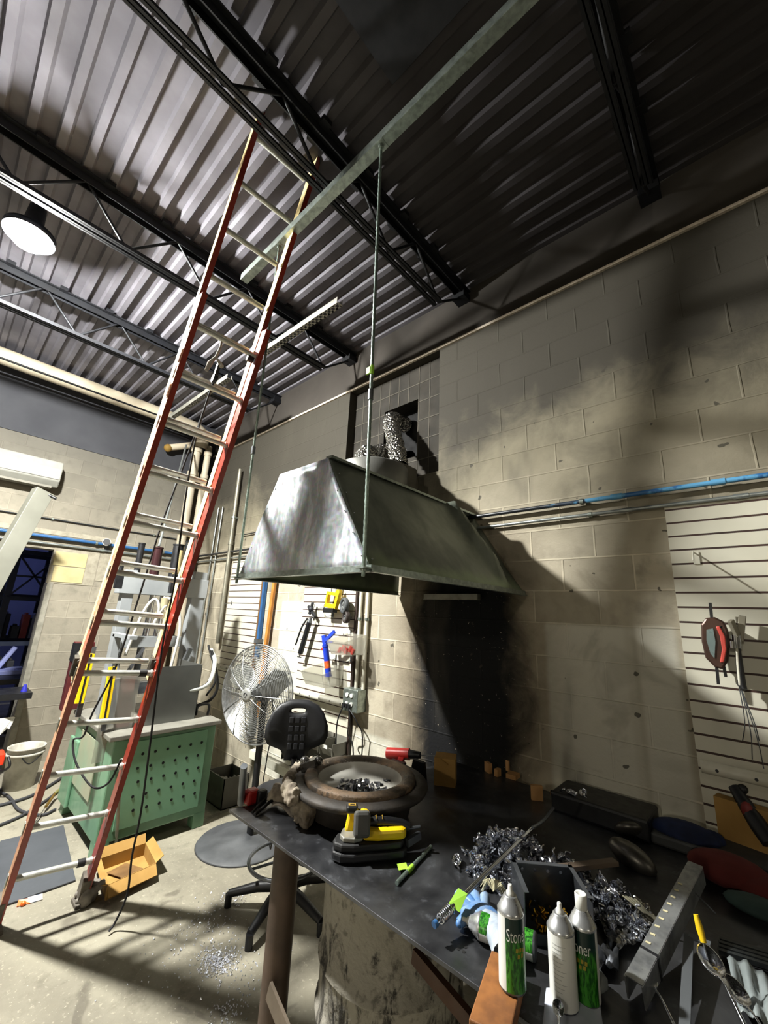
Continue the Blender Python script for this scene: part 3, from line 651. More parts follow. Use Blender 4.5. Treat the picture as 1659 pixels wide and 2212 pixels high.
# caster wheels
for (q, r_, l_, mm) in (((744, 1308), .075, 'upper and larger grey wheel hanging on the middle slat panel', mat('grey tyre', '45484b', .6)), ((748, 1333), .056, 'lower and smaller dark wheel hanging under the grey wheel', mat('brown tyre', '2d2422', .6))):
    p_ = S(*q, y=-.09); t = thing('wheel', p_, l_, 'wheel'); M = Matrix.Translation(p_) @ Matrix.Rotation(PI/2, 4, 'X') @ Matrix.Rotation(-.35, 4, 'Y')
    b = MB(); b.lathe([(r_*.62, -.02), (r_*.9, -.022), (r_, -.012), (r_, .012), (r_*.9, .022), (r_*.62, .02), (r_*.62, -.02)], 26, M); b.build('tyre', mm, t)
    b = MB(); b.lathe([(.009, -.016), (r_*.62, -.008), (r_*.62, .008), (.009, .016), (.009, -.016)], 22, M); b.build('wheel_hub', mat('pale hub', '6f7373', .5), t)
    MB().cyl(p_+Vector((0, .07, .0)), p_-Vector((0, .03, 0)), .004, 6).build('hook_pin', M_STEEL, t)
# spring clamp top left
p_ = S(672, 1316, y=-.08); b = MB(); b.bar(p_+Vector((-.05, 0, .03)), p_+Vector((.07, 0, -.07)), .02, .025); b.bar(p_+Vector((-.02, 0, -.05)), p_+Vector((.02, 0, .07)), .02, .025); b.sphere(p_, .03, 10); b.tube([p_+Vector((.05, 0, .05)), p_+Vector((-.03, 0, -.28))], .003, 5)
tag(b.build('swivel_clamp', mat('worn black steel', '33343a', .5, .5), base=p_), 'small black clamp hanging at the top left of the middle slat panel', 'clamp')
# clear plastic bins
def clear(name, c, rough=.15, al=.35):
    m_ = bpy.data.materials.new(name); g = Nt(m_); g.out(lin(c), rough); g.b.inputs['Transmission Weight'].default_value = .55; g.b.inputs['IOR'].default_value = 1.2
    g.b.inputs['Alpha'].default_value = al; return m_
M_CLEAR = clear('smoky clear plastic', 'c8c6ba')
def clear_bin(q, label, w=.2, full=False):
    p_ = S(*q, y=-.2); t = thing('clear_bin', p_, label, 'bin')
    b = MB(); x0, x1 = p_.x-w, p_.x+w; y0, y1 = -.30, -.05; z0 = p_.z-.06; T = .003
    b.sheet([(x0, y0+.05, z0), (x1, y0+.05, z0), (x1, y1, z0), (x0, y1, z0)], T); b.sheet([(x0-.02, y0, z0+.11), (x1+.02, y0, z0+.11), (x1, y0+.05, z0), (x0, y0+.05, z0)], T)
    b.sheet([(x0, y1, z0), (x1, y1, z0), (x1+.02, y1, z0+.17), (x0-.02, y1, z0+.17)], T); b.sheet([(x0, y0+.05, z0), (x0, y1, z0), (x0-.02, y1, z0+.17), (x0-.02, y0, z0+.11)], T); b.sheet([(x1, y1, z0), (x1, y0+.05, z0), (x1+.02, y0, z0+.11), (x1+.02, y1, z0+.17)], T)
    b.build('tray', M_CLEAR, t)
    return p_, z0
p1_, z1_ = clear_bin((742, 1398), 'upper clear plastic bin on the middle slat panel holding red fittings', .10)
clear_bin((690, 1465), 'lower clear plastic bin on the middle slat panel above the white tube', .13)
for k in range(7):
    q = Vector((p1_.x-.10+.03*k, -.16+.02*math.sin(k*2), z1_+.025+.012*(k % 3))); b = MB(); b.cyl(q-Vector((.0, .0, .02)), q+Vector((.012, .01, .025)), .016, 10)
    tag(b.build('red_fitting', M_RED, base=q), 'small red plastic fitting lying in the upper clear bin', 'fitting', 'red fittings in the upper clear bin')
p_ = S(703, 1405, y=-.14); b = MB(); b.sphere(p_, .022, 12, (1, 1, 1.6)); b.cyl(p_, p_+Vector((-.05, 0, .01)), .012, 8); tag(b.build('gauge', M_RED, base=p_), 'small red fitting hanging below the upper clear bin', 'fitting')
# right panel tools
PX = S(1545, 1385, y=-.08)
t = thing('hanging_pouch', PX, 'brown and red shell-shaped holder with a black bar through it on the right slat panel', 'tool holder')
M = Matrix.Translation(PX) @ Matrix.Rotation(PI/2, 4, 'X') @ Matrix.Rotation(-.12, 4, 'Z')
shell = [(-.052, .07), (-.035, .105), (0, .115), (.035, .10), (.05, .06), (.055, -.0), (.05, -.08), (.03, -.125), (.0, -.12), (-.035, -.085), (-.05, -.01)]
b = MB(); b.prism(shell, .04, M); b.build('shell', mat('brown metallic shell', '4b352c', .35, .4, c2='35251f'), t, bevel=.008)
b = MB(); b.prism([(.005, .07), (.02, .075), (.04, .03), (.045, -.03), (.035, -.09), (.02, -.095), (.028, -.03), (.02, .03)], .05, M); b.build('red_grip', mat('coral grip', 'c2463c', .4), t, bevel=.004)
b = MB(); b.prism([(-.03, .05), (-.005, .06), (.004, .0), (-.0, -.08), (-.015, -.06), (-.03, 0)], .046, M); b.build('window', mat('teal grey window', '6a7a78', .3), t)
b = MB(); b.bar(S(1534, 1302, y=-.1), S(1552, 1478, y=-.1), .012, .012); b.bar(S(1548, 1360, y=-.06), S(1568, 1462, y=-.06), .016, .012); b.bar(S(1530, 1345, y=-.06), S(1560, 1355, y=-.12), .01, .01); b.build('bar', M_BLACK, t)
PX = S(1590, 1390, y=-.09)
t = thing('locking_clamp', PX, 'long locking clamp with pale jaws hanging right of the brown holder', 'clamp')
b = MB(); b.bar(S(1578, 1340, y=-.12), S(1594, 1375, y=-.09), .018, .03); b.bar(S(1604, 1330, y=-.08), S(1598, 1385, y=-.08), .016, .028); b.build('jaw', mat('bone jaw', '8d8878', .5, .3), t, bevel=.003)
b = MB(); b.tube([S(1590, 1372, y=-.09), S(1592, 1400, y=-.09)], .018, 10); b.tube([S(1582, 1385, y=-.12), S(1583, 1400, y=-.12)], .012, 8); b.build('nut', M_CHROME, t)
b = MB(); b.tube([S(1594, 1398, y=-.09), S(1602, 1480, y=-.09), S(1608, 1490, y=-.1)], .016, 8, rr=[.01, .017, .012]); b.build('handle', M_BLACK, t)
b = MB(); b.tube([S(1591, 1400, y=-.1), S(1598, 1480, y=-.1)], .006, 6); b.build('spring_rod', M_PVC, t)
for i_, (a_, c_) in enumerate((((1596, 1480), (1604, 1600)), ((1600, 1485), (1625, 1640)), ((1605, 1500), (1650, 1660)), ((1602, 1490), (1640, 1600)))):
    b = MB(); A, C = S(*a_, y=-.09), S(*c_, y=-.07); b.tube(bez([A, A.lerp(C, .5)+Vector((.01, -.01, -.03)), C], 10), .0022, 5)
    tag(b.build('wire_strand', M_STEEL, base=A), ('leftmost and straightest', 'second from the left', 'longest and rightmost', 'third from the left, shorter')[i_]+' of the thin wire strands dangling under the locking clamp', 'wire', 'wire strands hanging on the right slat panel')
# outlet, cords
t = thing('outlet_box', (-2.70, -.06, 1.10), 'metal outlet box with white sockets at the foot of the twin conduits', 'outlet')
b = MB(); b.box((-2.80, -.11, 1.02), (-2.62, -.0, 1.20)); b.build('box', M_GALV, t, bevel=.006)
for dx, dz in ((-.745, 1.15), (-.69, 1.15), (-.745, 1.08), (-.69, 1.08)): MB().cyl((dx-2., -.11, dz), (dx-2., -.118, dz), .018, 14).build('socket', M_WHITE, t)
for i_, P_ in enumerate(([(-2.76, -.13, 1.07), (-2.80, -.15, .95), (-2.84, -.12, .8), (-2.86, -.08, .5), (-2.86, -.06, .1)], [(-2.70, -.13, 1.07), (-2.66, -.14, .95), (-2.72, -.1, .85), (-2.66, -.08, .7), (-2.7, -.08, .1)], [(-2.72, -.13, 1.07), (-2.60, -.12, .96), (-2.58, -.06, .8), (-2.62, -.06, .2)])):
    b = MB(); b.tube(bez(P_, 24), .006, 6); b.box((P_[0][0]-.014, -.14, P_[0][2]-.018), (P_[0][0]+.014, -.118, P_[0][2]+.014))
    tag(b.build('power_cord', M_BLACK, base=P_[0]), 'black power cord hanging from the wall outlet box', 'cord', 'power cords from the wall outlet')
# louvred storage bins behind the chair
t = thing('bin_rack', (-3.05, -.12, .72), 'grey rack of small parts bins low on the wall behind the chair', 'bin rack')
mg = mat('smoke grey bin', '7f7d74', .4, c2='68665d', ns=6)
for r_ in range(3):
    for k in range(4):
        x0 = -3.5+k*.18; z0 = .66-.17*r_; b = MB()
        b.sheet([(x0, -.16, z0), (x0+.16, -.16, z0), (x0+.16, -.02, z0), (x0, -.02, z0)], .004).sheet([(x0, -.20, z0+.07), (x0+.16, -.20, z0+.07), (x0+.16, -.16, z0), (x0, -.16, z0)], .004)
        b.box((x0, -.19, z0), (x0+.004, -.02, z0+.10)).box((x0+.156, -.19, z0), (x0+.16, -.02, z0+.10)).box((x0, -.024, z0), (x0+.16, -.02, z0+.13)); b.build('bin', mg, t)
        MB().box((x0+.05, -.206, z0+.06), (x0+.11, -.2, z0+.085)).build('bin_label', M_WHITE, t)
# little camera on the left wall
p_ = S(232, 1172, x=WL+.06); t = thing('security_camera', p_, 'small round white camera on the left wall over the pipes', 'camera')
b = MB(); b.cyl(p_+Vector((-.05, 0, 0)), p_+Vector((.05, -.02, .0)), .048, 18); b.build('housing', M_WHITE, t); MB().cyl(p_+Vector((.05, -.02, 0)), p_+Vector((.056, -.022, 0)), .042, 18).build('lens', M_BLACK, t)
MB().cyl(p_, p_+Vector((-.06, .03, -.12)), .03, 10).build('mount', M_BLACK, t)
# ductless air conditioner head
t = thing('air_conditioner', (WL+.12, -2.7, 3.35), 'white wall-hung air conditioner at the left edge of the picture', 'air conditioner')
prof = [(0, 3.20), (.16, 3.18), (.23, 3.25), (.24, 3.40), (.2, 3.5), (0, 3.52)]
M = Matrix(((0, 0, 0, 0), (0, 0, 0, 0), (0, 0, 0, 0), (0, 0, 0, 1)))
b = MB(); y0, y1 = -3.2, -1.92
vs = [(WL+a_, yy, zz) for yy in (y0, y1) for a_, zz in prof]; n = len(prof)
b.add(vs, [tuple(range(n)), tuple(range(n, 2*n))[::-1]]+[(k, n+k, n+(k+1) % n, (k+1) % n) for k in range(n)]); b.build('casing', mat('warm white plastic', '8c8c85', .4), t, bevel=.012)
MB().box((WL+.05, y0+.06, 3.165), (WL+.17, y1-.06, 3.19)).build('air_outlet', mat('shadowed louvre', '6e6b60', .6), t)
b = MB(); b.box((WL+.242, y0, 3.27), (WL+.246, y1-.02, 3.274)); b.build('louvre', mat('seam', '8f8d84', .6), t)
# leaning pale beam in front of the doorway
A, C = S(93, 1062, x=-5.6), S(-60, 1330, x=-5.3)
b = MB(); b.bar(A, C, .17, .10, (1, .3, 0)); o = b.build('leaning_beam', mat('pale primed steel', '6a6a61', .55, c2='58584f', ns=2), bevel=.004, base=C); tag(o, 'pale square steel beam slanting down across the doorway', 'beam')
MB().cyl(A+Vector((.03, .05, -.03)), A+Vector((.05, .12, -.06)), .015, 8).build('wing_bolt', M_BLACK, o)
def lumpy(mb, name, mats, parent=None, base=None, vox=.008, st=.02, size=.03):
    """fuse overlapping blobs into one rough mass"""
    o = mb.build(name, mats, parent, base=base); r = o.modifiers.new('fuse', 'REMESH'); r.mode = 'VOXEL'; r.voxel_size = vox; r.use_smooth_shade = True
    tx = bpy.data.textures.new('rough', 'CLOUDS'); tx.noise_scale = size; tx.noise_depth = 3
    d = o.modifiers.new('rough', 'DISPLACE'); d.texture = tx; d.strength = st; d.mid_level = .5; return o
# ================================================================ GREEN MACHINE AND LEFT SIDE
CX0, CX1, CY0, CY1, CZ = -4.9, -3.82, -1.52, -.70, .80
t = thing('green_machine', (-4.3, -1.1, 0), 'green hydraulic forming machine cabinet with a perforated side panel', 'machine')
b = MB(); b.box((CX0, CY0, .10), (CX1, CY1, CZ)); b.box((CX0-.02, CY0-.03, .1), (CX0+.25, CY0, .62)); b.build('cabinet', M_GREEN, t, bevel=.012)
for lx, ly in ((CX0, CY0), (CX1-.1, CY0), (CX0, CY1-.1), (CX1-.1, CY1-.1)):
    MB().box((lx, ly, 0), (lx+.1, ly+.1, .12)).build('leg', M_GREEN, t, bevel=.006)
b = MB(); b.box((CX1, CY0+.1, .17), (CX1+.012, CY1-.08, .77)); b.build('side_panel', mat('green panel enamel', '709c7e', .45, c2='628b70', ns=2.5), t, bevel=.003)
b = MB()
for r_ in range(5):
    for k in range(6):
        yy = CY0+.2+.095*k+(.0 if r_ % 2 else .02); zz = .28+.098*r_+.0*k; b.cyl((CX1+.0125, yy, zz), (CX1+.0145, yy, zz), .011, 10)
b.build('vent_hole', mat('hole black', '040404', .9), t)['kind'] = 'stuff'
b = MB(); b.box((CX0-.03, CY0-.04, CZ), (CX1+.03, CY1+.03, CZ+.035)); b.build('worktop', mat('worn grey worktop', '8f8d84', .5, .3, c2='6f6d65', ns=4, amt=.8), t, bevel=.006)
b = MB(); b.box((CX0+.25, CY0-.012, .3), (CX1-.3, CY0, .72)); b.build('side_door', mat('pale green enamel', '8ba58b', .4, c2='a09c86', ns=2.5, amt=.8), t, bevel=.003)
GR = M_GREY
b = MB(); b.box((-4.66, -.80, CZ), (-4.55, -.66, 2.2)); b.build('column', GR, t, bevel=.004)
b = MB(); b.box((-4.66, -1.46, CZ), (-4.56, -1.36, 2.15)); b.build('column', GR, t, bevel=.004)
b = MB(); b.box((-4.68, -1.5, 1.92), (-4.54, -.64, 2.12)); b.build('crosshead', GR, t, bevel=.004)
b = MB(); b.box((-4.66, -1.4, 1.42), (-4.50, -.86, 1.52)); b.build('platen', GR, t, bevel=.004)
for x_, y_, r_, z0, z1, mm in ((-4.6, -1.36, .03, 2.05, 2.42, M_BLACK), (-4.6, -1.2, .045, 2.05, 2.40, mat('dark red cylinder', '3b2124', .35, .4)), (-4.6, -1.0, .055, 2.05, 2.46, M_BLACK), (-4.5, -.92, .05, 2.05, 2.5, mat('charcoal cylinder', '2a2c30', .4, .4))):
    b = MB(); b.cyl((x_, y_, z0), (x_, y_, z1), r_, 16); b.cyl((x_, y_, z1), (x_, y_, z1+.012), r_*1.12, 16); b.build('hydraulic_cylinder', mm, t)
for y_ in (-1.18, -1.08, -.99): MB().cyl((-4.58, y_, 1.5), (-4.58, y_, 1.92), .028, 14).build('piston_rod', M_CHROME, t)
for y_ in (-1.2, -1.02): MB().cyl((-4.58, y_, .84), (-4.58, y_, 1.42), .03, 14).build('lower_rod', M_STEEL, t)
b = MB(); b.box((-4.60, -1.4, 1.0), (-4.5, -.95, 1.1)); b.bar((-4.55, -1.38, 1.0), (-4.5, -1.2, 1.42), .03, .03); b.bar((-4.5, -.95, .84), (-4.5, -.75, 1.4), .04, .04); b.bar((-4.52, -.82, .84), (-4.35, -.72, 1.25), .035, .035); b.build('linkage', M_STEEL, t)
MH = mat('white hose', 'c9c9c2', .45); b = MB()
b.tube(bez([(-4.5, -1.35, 1.35), (-4.45, -1.28, 1.75), (-4.45, -1.2, 1.88), (-4.45, -1.14, 1.78), (-4.5, -1.16, 1.6)], 30), .014, 8)
b.tube(bez([(-4.5, -1.1, 1.9), (-4.42, -1.0, 1.86), (-4.4, -.93, 1.6), (-4.42, -.95, 1.2)], 30), .014, 8); b.tube(bez([(-4.5, -1.02, 1.7), (-4.4, -1.1, 1.82), (-4.4, -1.16, 1.7), (-4.5, -1.1, 1.56)], 30), .01, 8)
b.build('pneumatic_hose', MH, t)
b = MB(); b.cyl((-4.5, -1.08, 1.78), (-4.5, -1.08, 1.9), .04, 12); b.box((-4.54, -1.14, 1.70), (-4.46, -1.02, 1.76)); b.build('valve', mat('cream brass valve', 'b7ad8e', .4, .4), t)
b = MB(); b.tube(bez([(-4.1, -1.15, 1.12), (-4.0, -.95, 1.08), (-4.0, -.75, 1.12), (-4.1, -.66, 1.3), (-4.3, -.62, 1.4)], 30), .02, 10); b.build('clear_hose', mat('milky hose', 'c5cac6', .3), t)
b = MB(); b.tube(bez([(-4.2, -.66, 1.4), (-4.1, -.6, 1.1), (-4.15, -.62, .95), (-4.25, -.72, .88)], 24), .014, 8); b.tube(bez([(-4.25, -.68, 1.45), (-4.12, -.62, 1.15), (-4.18, -.66, .98)], 24), .01, 8); b.build('black_hose', M_RUB, t)
SH = mat('brushed stainless guard', '7d7f7c', .35, .75, c2='676966', ns=2)
b = MB(); b.box((-3.98, -1.30, CZ+.035), (-3.975, -.84, 1.30)); b.box((-4.5, -.845, CZ+.035), (-3.975, -.84, 1.30)); b.build('splash_guard', SH, t)
b = MB(); b.box((-3.98, -1.60, .62), (-3.975, -1.36, 1.25)); b.bar((-3.98, -1.60, 1.25), (-3.98, -1.30, 1.21), .02, .02); b.build('guard_door', clear('scratched clear guard', 'b9b7ae', .3, .45), t)
b = MB(); b.tube(bez([(-4.05, -.80, .85), (-4.02, -.80, .93), (-4.02, -.7, .93), (-4.02, -.7, .84)], 12), .012, 8); b.build('grab_handle', M_BLACK, t)
for q0, q1, l_ in (((196, 1412), (170, 1520), 'left yellow light curtain bar'), ((244, 1440), (224, 1552), 'right yellow light curtain bar')):
    A, C = S(*q0, x=-4.0), S(*q1, x=-3.95); o = MB(); o.bar(A, C, .055, .035, (1, 0, 0)); o = o.build('light_curtain', M_YEL, t, bevel=.003); o['label'] = l_
    k_ = MB(); k_.bar(A+Vector((.019, 0, 0)), C+Vector((.019, 0, 0)), .012, .003, (1, 0, 0)); k_.build('lens_strip', M_BLACK, o)
    b = MB(); b.bar(A+Vector((-.03, .02, .05)), C+Vector((-.03, .02, -.1)), .03, .03, (1, 0, 0)); b.build('curtain_post', M_STEEL, t)
b = MB(); b.box((-4.45, -1.5, CZ), (-4.40, -1.44, 1.55)); b.box((-4.2, -1.5, CZ), (-4.15, -1.45, 1.2)); b.box((-4.50, -1.5, 1.53), (-3.98, -1.44, 1.56)); b.build('front_frame', M_GREY, t)
b = MB(); b.bar(S(278, 1455, x=-4.05), S(262, 1570, x=-4.0), .10, .05, (1, 0, 0)); b.build('inner_panel', mat('maroon panel', '6f4a44', .5, c2='57534f', ns=4), t)
PC = mat('maroon control panel', '4b1719', .45, c2='3a1012')
b = MB(); b.box((-4.95, -1.68, .85), (-4.86, -1.52, 1.45)); o = b.build('control_box', PC, t, bevel=.006)
MB().box((-4.945, -1.685, 1.28), (-4.852, -1.54, 1.44)).build('display', M_BLACK, o)
o = MB(); 
for k in range(4): o.cyl((-4.86, -1.64, .95+k*.07), (-4.85, -1.64, .95+k*.07), .012, 8)
o.build('push_button', M_WHITE, t)['kind'] = 'stuff'
for q in ((256, 1250), (372, 1262)):
    p_ = S(*q, x=-4.4); b = MB(); b.box((p_.x, p_.y-.03, p_.z-.09), (p_.x+.05, p_.y+.03, p_.z+.05)); b.cyl(p_+Vector((.02, 0, .04)), p_+Vector((.02, 0, .12)), .02, 8); b.build('tool_holder', M_BLACK, t)
# yellow-ish objects on crosshead right side
b = MB(); p_ = S(385, 1215, x=-4.3); b.box((p_.x-.02, p_.y-.03, p_.z-.12), (p_.x+.02, p_.y+.03, p_.z-.08)); b.cyl(p_+Vector((.03, 0, -.1)), p_+Vector((.03, 0, .12)), .022, 12); b.build('air_filter', mat('amber filter bowl', '8b7f5a', .3), t)
# hose leaving machine
b = MB(); b.tube(bez([S(262, 1640, x=-3.70), S(256, 1740, x=-3.75), S(250, 1830, z=.04)], 16), .012, 8)
tag(b.build('grey_hose', mat('light grey hose', '8d9187', .5), base=S(262, 1640, x=-3.70)), 'light grey hose running down beside the right ladder foot', 'hose')

# ---------------------------------------------------------------- floor pieces
f = [S(0, 1820, z=0), S(137, 1786, z=0), S(163, 1905, z=0), S(-60, 1985, z=0)]
b = MB(); b.sheet([Vector((q.x, q.y, .002)) for q in f][::-1], .012)
o = b.build('floor_mat', mat('charcoal anti-fatigue mat', '43464b', .75, c2='393c41', ns=3), bevel=.004, base=f[0]); tag(o, 'charcoal rubber mat on the floor behind the ladder feet', 'mat')
# open cardboard box
t = thing('cardboard_box', (-3.52, -1.33, 0), 'open brown cardboard box on the floor by the right ladder foot', 'box')
A0, A1, A2, A3 = [S(*q, z=0) for q in ((228, 1945), (332, 1895), (310, 1850), (213, 1885))]
hh = .085
def up_(v, h): return Vector((v.x, v.y, h))
b = MB(); b.sheet([up_(A0, .003), up_(A1, .003), up_(A2, .003), up_(A3, .003)], .004)
for p_, q_ in ((A0, A1), (A1, A2), (A2, A3), (A3, A0)): b.sheet([up_(p_, 0), up_(q_, 0), up_(q_, hh), up_(p_, hh)], .004)
b.build('carton', M_CARD, t)
cc = (A0+A1+A2+A3)/4
for i_, (p_, q_, r_, dz) in enumerate(((A0, A1, .09, -.04), (A1, A2, .06, .03), (A2, A3, .05, .05), (A3, A0, .05, .01))):
    o_ = ((p_+q_)/2-cc).normalized()*r_; b = MB(); b.sheet([up_(p_, hh), up_(q_, hh), up_(q_+o_*.8, hh+dz), up_(p_+o_*.8, hh+dz)], .004); b.build('flap', M_CARD, t)
b = MB(); b.sheet([up_(cc+Vector((-.08, -.1, 0)), .02), up_(cc+Vector((.1, -.02, 0)), .02), up_(cc+Vector((.08, .1, 0)), .03), up_(cc+Vector((-.1, .02, 0)), .03)], .003); b.build('crumpled_paper', mat('dirty brown paper', '7a5a30', .9, c2='5a4021', ns=8, amt=.9), t)
# rags at ladder foot
b = MB(); P_ = S(185, 1935, z=.03)
for k in range(9): b.sphere(P_+Vector((random.uniform(-.06, .06), random.uniform(-.06, .06), random.uniform(-.01, .06))), random.uniform(.02, .045), 8, (1.2, .8, .7), Euler((k, k*2, k)).to_matrix().to_4x4())
tag(lumpy(b,'shop_rag', mat('grimy rag', '57514a', .9, c2='8a857d', ns=14, amt=.9), base=P_), 'grimy crumpled rag under the right ladder foot', 'rag')
# orange/white wrapper
P_ = S(62, 1945, z=.006); t = thing('wrapper', P_, 'orange and white crumpled packet on the floor in front of the mat', 'wrapper')
b = MB(); b.sheet([S(60, 1938, z=.012), S(92, 1930, z=.012), S(92, 1942, z=.006), S(66, 1950, z=.006)], .004); b.build('paper_part', mat('printed white paper', 'd9d2cf', .6, c2='6f86b0', ns=60), t)
b = MB(); b.sheet([S(36, 1958, z=.006), S(40, 1944, z=.02), S(60, 1940, z=.022), S(66, 1950, z=.006)], .006); b.sphere(S(50, 1952, z=.012), .014, 8); b.build('orange_part', mat('orange film', 'ef6a1a', .4), t)
# bucket on dark cart, red tool
BK = S(38, 1700, z=0); t = thing('bucket', BK, 'white plastic bucket smeared with dirt beside the left doorway', 'bucket')
M = Matrix.Translation(BK); b = MB(); b.lathe([(.001, .0), (.125, 0), (.15, .36), (.158, .36), (.158, .375), (.15, .375), (.14, .36), (.118, .012), (.001, .012)], 28, M); b.lathe([(.15, .30), (.16, .305), (.16, .32), (.152, .325)], 28, M)
b.build('pail', mat('dirty white plastic', 'c9c7bd', .5, c2='9a968a', ns=7, amt=.8), t)
b = MB(); b.tube(bez([BK+Vector((.14, -.06, .32)), BK+Vector((.16, .02, .24)), BK+Vector((.1, .12, .3))], 10), .005, 6); b.build('bail_handle', M_BLACK, t)
P_ = S(8, 1640, z=.35); t = thing('red_power_tool', P_, 'orange-red tool with black handle loop at the left picture edge beside the bucket', 'power tool')
b = MB(); b.box(P_+Vector((-.12, -.09, -.04)), P_+Vector((.05, .0, .06))); b.build('body', mat('signal red', 'f03a1a', .4, emis=0.), t, bevel=.01)
b = MB(); b.tube(bez([P_+Vector((.06, .02, .03)), P_+Vector((.10, .04, -.04)), P_+Vector((.04, -.0, -.09)), P_+Vector((-.06, -.06, -.09))], 14), .011, 8); b.build('handle_loop', M_BLACK, t)
# hoses and air nozzle on floor
for i_, (P2, r_, l_) in enumerate((([(-20, 1745), (60, 1722), (110, 1695), (150, 1668)], .014, 'grey hose on the floor ending near the machine leg'), ([(-20, 1790), (40, 1765), (80, 1742), (130, 1705), (145, 1680)], .012, 'second grey hose curling on the floor behind the ladder'), ([(-20, 1700), (20, 1722), (42, 1750), (90, 1760), (120, 1748)], .011, 'short curled black hose between bucket and machine'))):
    b = MB(); b.tube(bez([S(*q, z=.015) for q in P2], 30), r_, 8); tag(b.build('floor_hose', mat('dusty black hose', '35363a', .7), base=S(*P2[0], z=0)), l_, 'hose')
A, C = S(118, 1715, z=.06), S(72, 1782, z=.015)
t = thing('air_nozzle', A, 'brass fitting air nozzle lying over the hoses on the floor', 'air nozzle'); b = MB(); b.tube([A, A.lerp(C, .45)], .012, 10); b.build('brass_body', mat('brass', 'b8964a', .3, .9), t)
MB().tube([A.lerp(C, .45), C], .005, 8).build('tip', M_CHROME, t)
b = MB(); b.tube([A+Vector((-.1, .12, .05)), A], .014, 8); b.build('hose_end', mat('olive hose', '6b6a3a', .6), t)
# bins under fan
P_ = S(505, 1700, z=.25); 
for q, l_, mm in (((500, 1712), 'grey plastic tote of scrap on the floor between green machine and fan', mat('grey tote', '5e5b54', .6)), ((585, 1725), 'brown open carton on the floor behind the fan pole', M_CARD)):
    c = S(*q, z=.1)+(Vector((.42, .0, 0)) if q[0] > 550 else Vector((-.1, 0, 0))); t = thing('storage_tote', c-Vector((0, 0, .1)), l_, 'tote'); b = MB(); x0, x1, y0, y1 = c.x-.17, c.x+.17, c.y-.13, c.y+.13; h = .26
    b.box((x0, y0, 0), (x1, y1, .01)).box((x0, y0, 0), (x0+.008, y1, h)).box((x1-.008, y0, 0), (x1, y1, h)).box((x0, y0, 0), (x1, y0+.008, h)).box((x0, y1-.008, 0), (x1, y1, h)); b.build('tub', mm, t)
    b = MB()
    for k in range(26): b.sphere(Vector((random.uniform(x0+.04, x1-.04), random.uniform(y0+.04, y1-.04), random.uniform(.1, .2))), random.uniform(.015, .035), 6, (1.6, .8, .6), Euler((k, k*1.3, k*.7)).to_matrix().to_4x4())
    o = b.build('scrap_fill', mat('mixed dull scrap', '4c4a46', .5, .4, c2='8c8a86', ns=40, amt=.9), t); o['kind'] = 'stuff'
o = MB().box((-3.75, -.2, .0), (-2.5, -.05, .14)).build('pallet_box', mat('shaded white board', 'b9b7ac', .6, c2='7c7a72', ns=6)); tag(o, 'low white board ledge along the wall under the bins rack', 'ledge')
o = MB().bar((-3.9, -.25, .46), (-2.75, -.25, .44), .06, .07).build('white_rail', M_PVC); tag(o, 'fat white rail running along the wall behind the chair seat', 'rail')

# ---------------------------------------------------------------- racking seen through the doorway
def rack(x0, y0, y1, label):
    t = thing('pallet_rack', (x0, (y0+y1)/2, 0), label, 'shelving'); m_ = mat('dark blue rack steel', '1a2338', .5, .3, c2='131a2a')
    b = MB()
    for yy in (y0, (y0+y1)/2, y1):
        for xx in (x0, x0-.8): b.box((xx-.04, yy-.04, 0), (xx+.04, yy+.04, 3.9))
        for k in range(5): b.bar((x0, yy, .3+k*.7), (x0-.8, yy, .9+k*.7), .03, .03)
    b.build('upright', m_, t)
    b = MB()
    for zz in (.5, 1.15, 1.8, 2.5, 3.2):
        MB().box((x0-.03, y0, zz), (x0+.03, y1, zz+.06)).build('beam', m_, t); MB().box((x0-.8, y0, zz), (x0-.75, y1, zz+.1)).build('beam', m_, t)
    for k in range(2): b.bar((x0+.04, y0+(y1-y0)*k/2, 1.85), (x0+.04, y0+(y1-y0)*(k+1)/2, 2.5), .025, .025); b.bar((x0+.04, y0+(y1-y0)*k/2, 2.5), (x0+.04, y0+(y1-y0)*(k+1)/2, 1.85), .025, .025)
    for zz in (2.15, 2.85): b.box((x0-.02, y0, zz), (x0+.02, y1, zz+.03))
    b.build('cross_brace', m_, t); return t
rack(-8.3, -2.42, -1.42, 'dark blue pallet rack in the unlit room beyond the doorway')
r2 = random.Random(5); NM = {'2c3558': 'navy', '1b1d26': 'black', '4a4f6a': 'slate blue', '702a2a': 'maroon', '20242c': 'charcoal'}
ORD = ['first', 'second', 'third', 'fourth', 'fifth', 'sixth', 'seventh', 'eighth', 'ninth', 'tenth']
for k in range(18):
    sh = k % 2; zz = (.6, 1.25)[sh]; yy = -2.38+.053*k+(.03 if k > 8 else 0); h = r2.uniform(.1, .36); w_ = r2.uniform(.06, .09); c_ = r2.choice(list(NM))
    b = MB(); b.box((-8.6, yy, zz), (-8.36, yy+w_, zz+h)); b.box((-8.55, yy+.02, zz+h), (-8.4, yy+w_-.03, zz+h+.03)); o = b.build('stored_carton', mat('store '+c_, c_, .7), bevel=.005, base=(-8.5, yy, zz))
    tag(o, 'dim %s carton, %s from the left on the %s shelf of the dark rack' % (NM[c_], ORD[k//2], ('lower', 'upper')[sh]), 'carton', 'cartons on the dark rack')
t = thing('work_table', (-7.6, -2.2, 0), 'dark table just beyond the doorway carrying pale blue parts', 'table'); b = MB(); b.box((-8.1, -3.4, .78), (-7.1, -1.5, .84)); b.build('tabletop', M_BLACK, t)
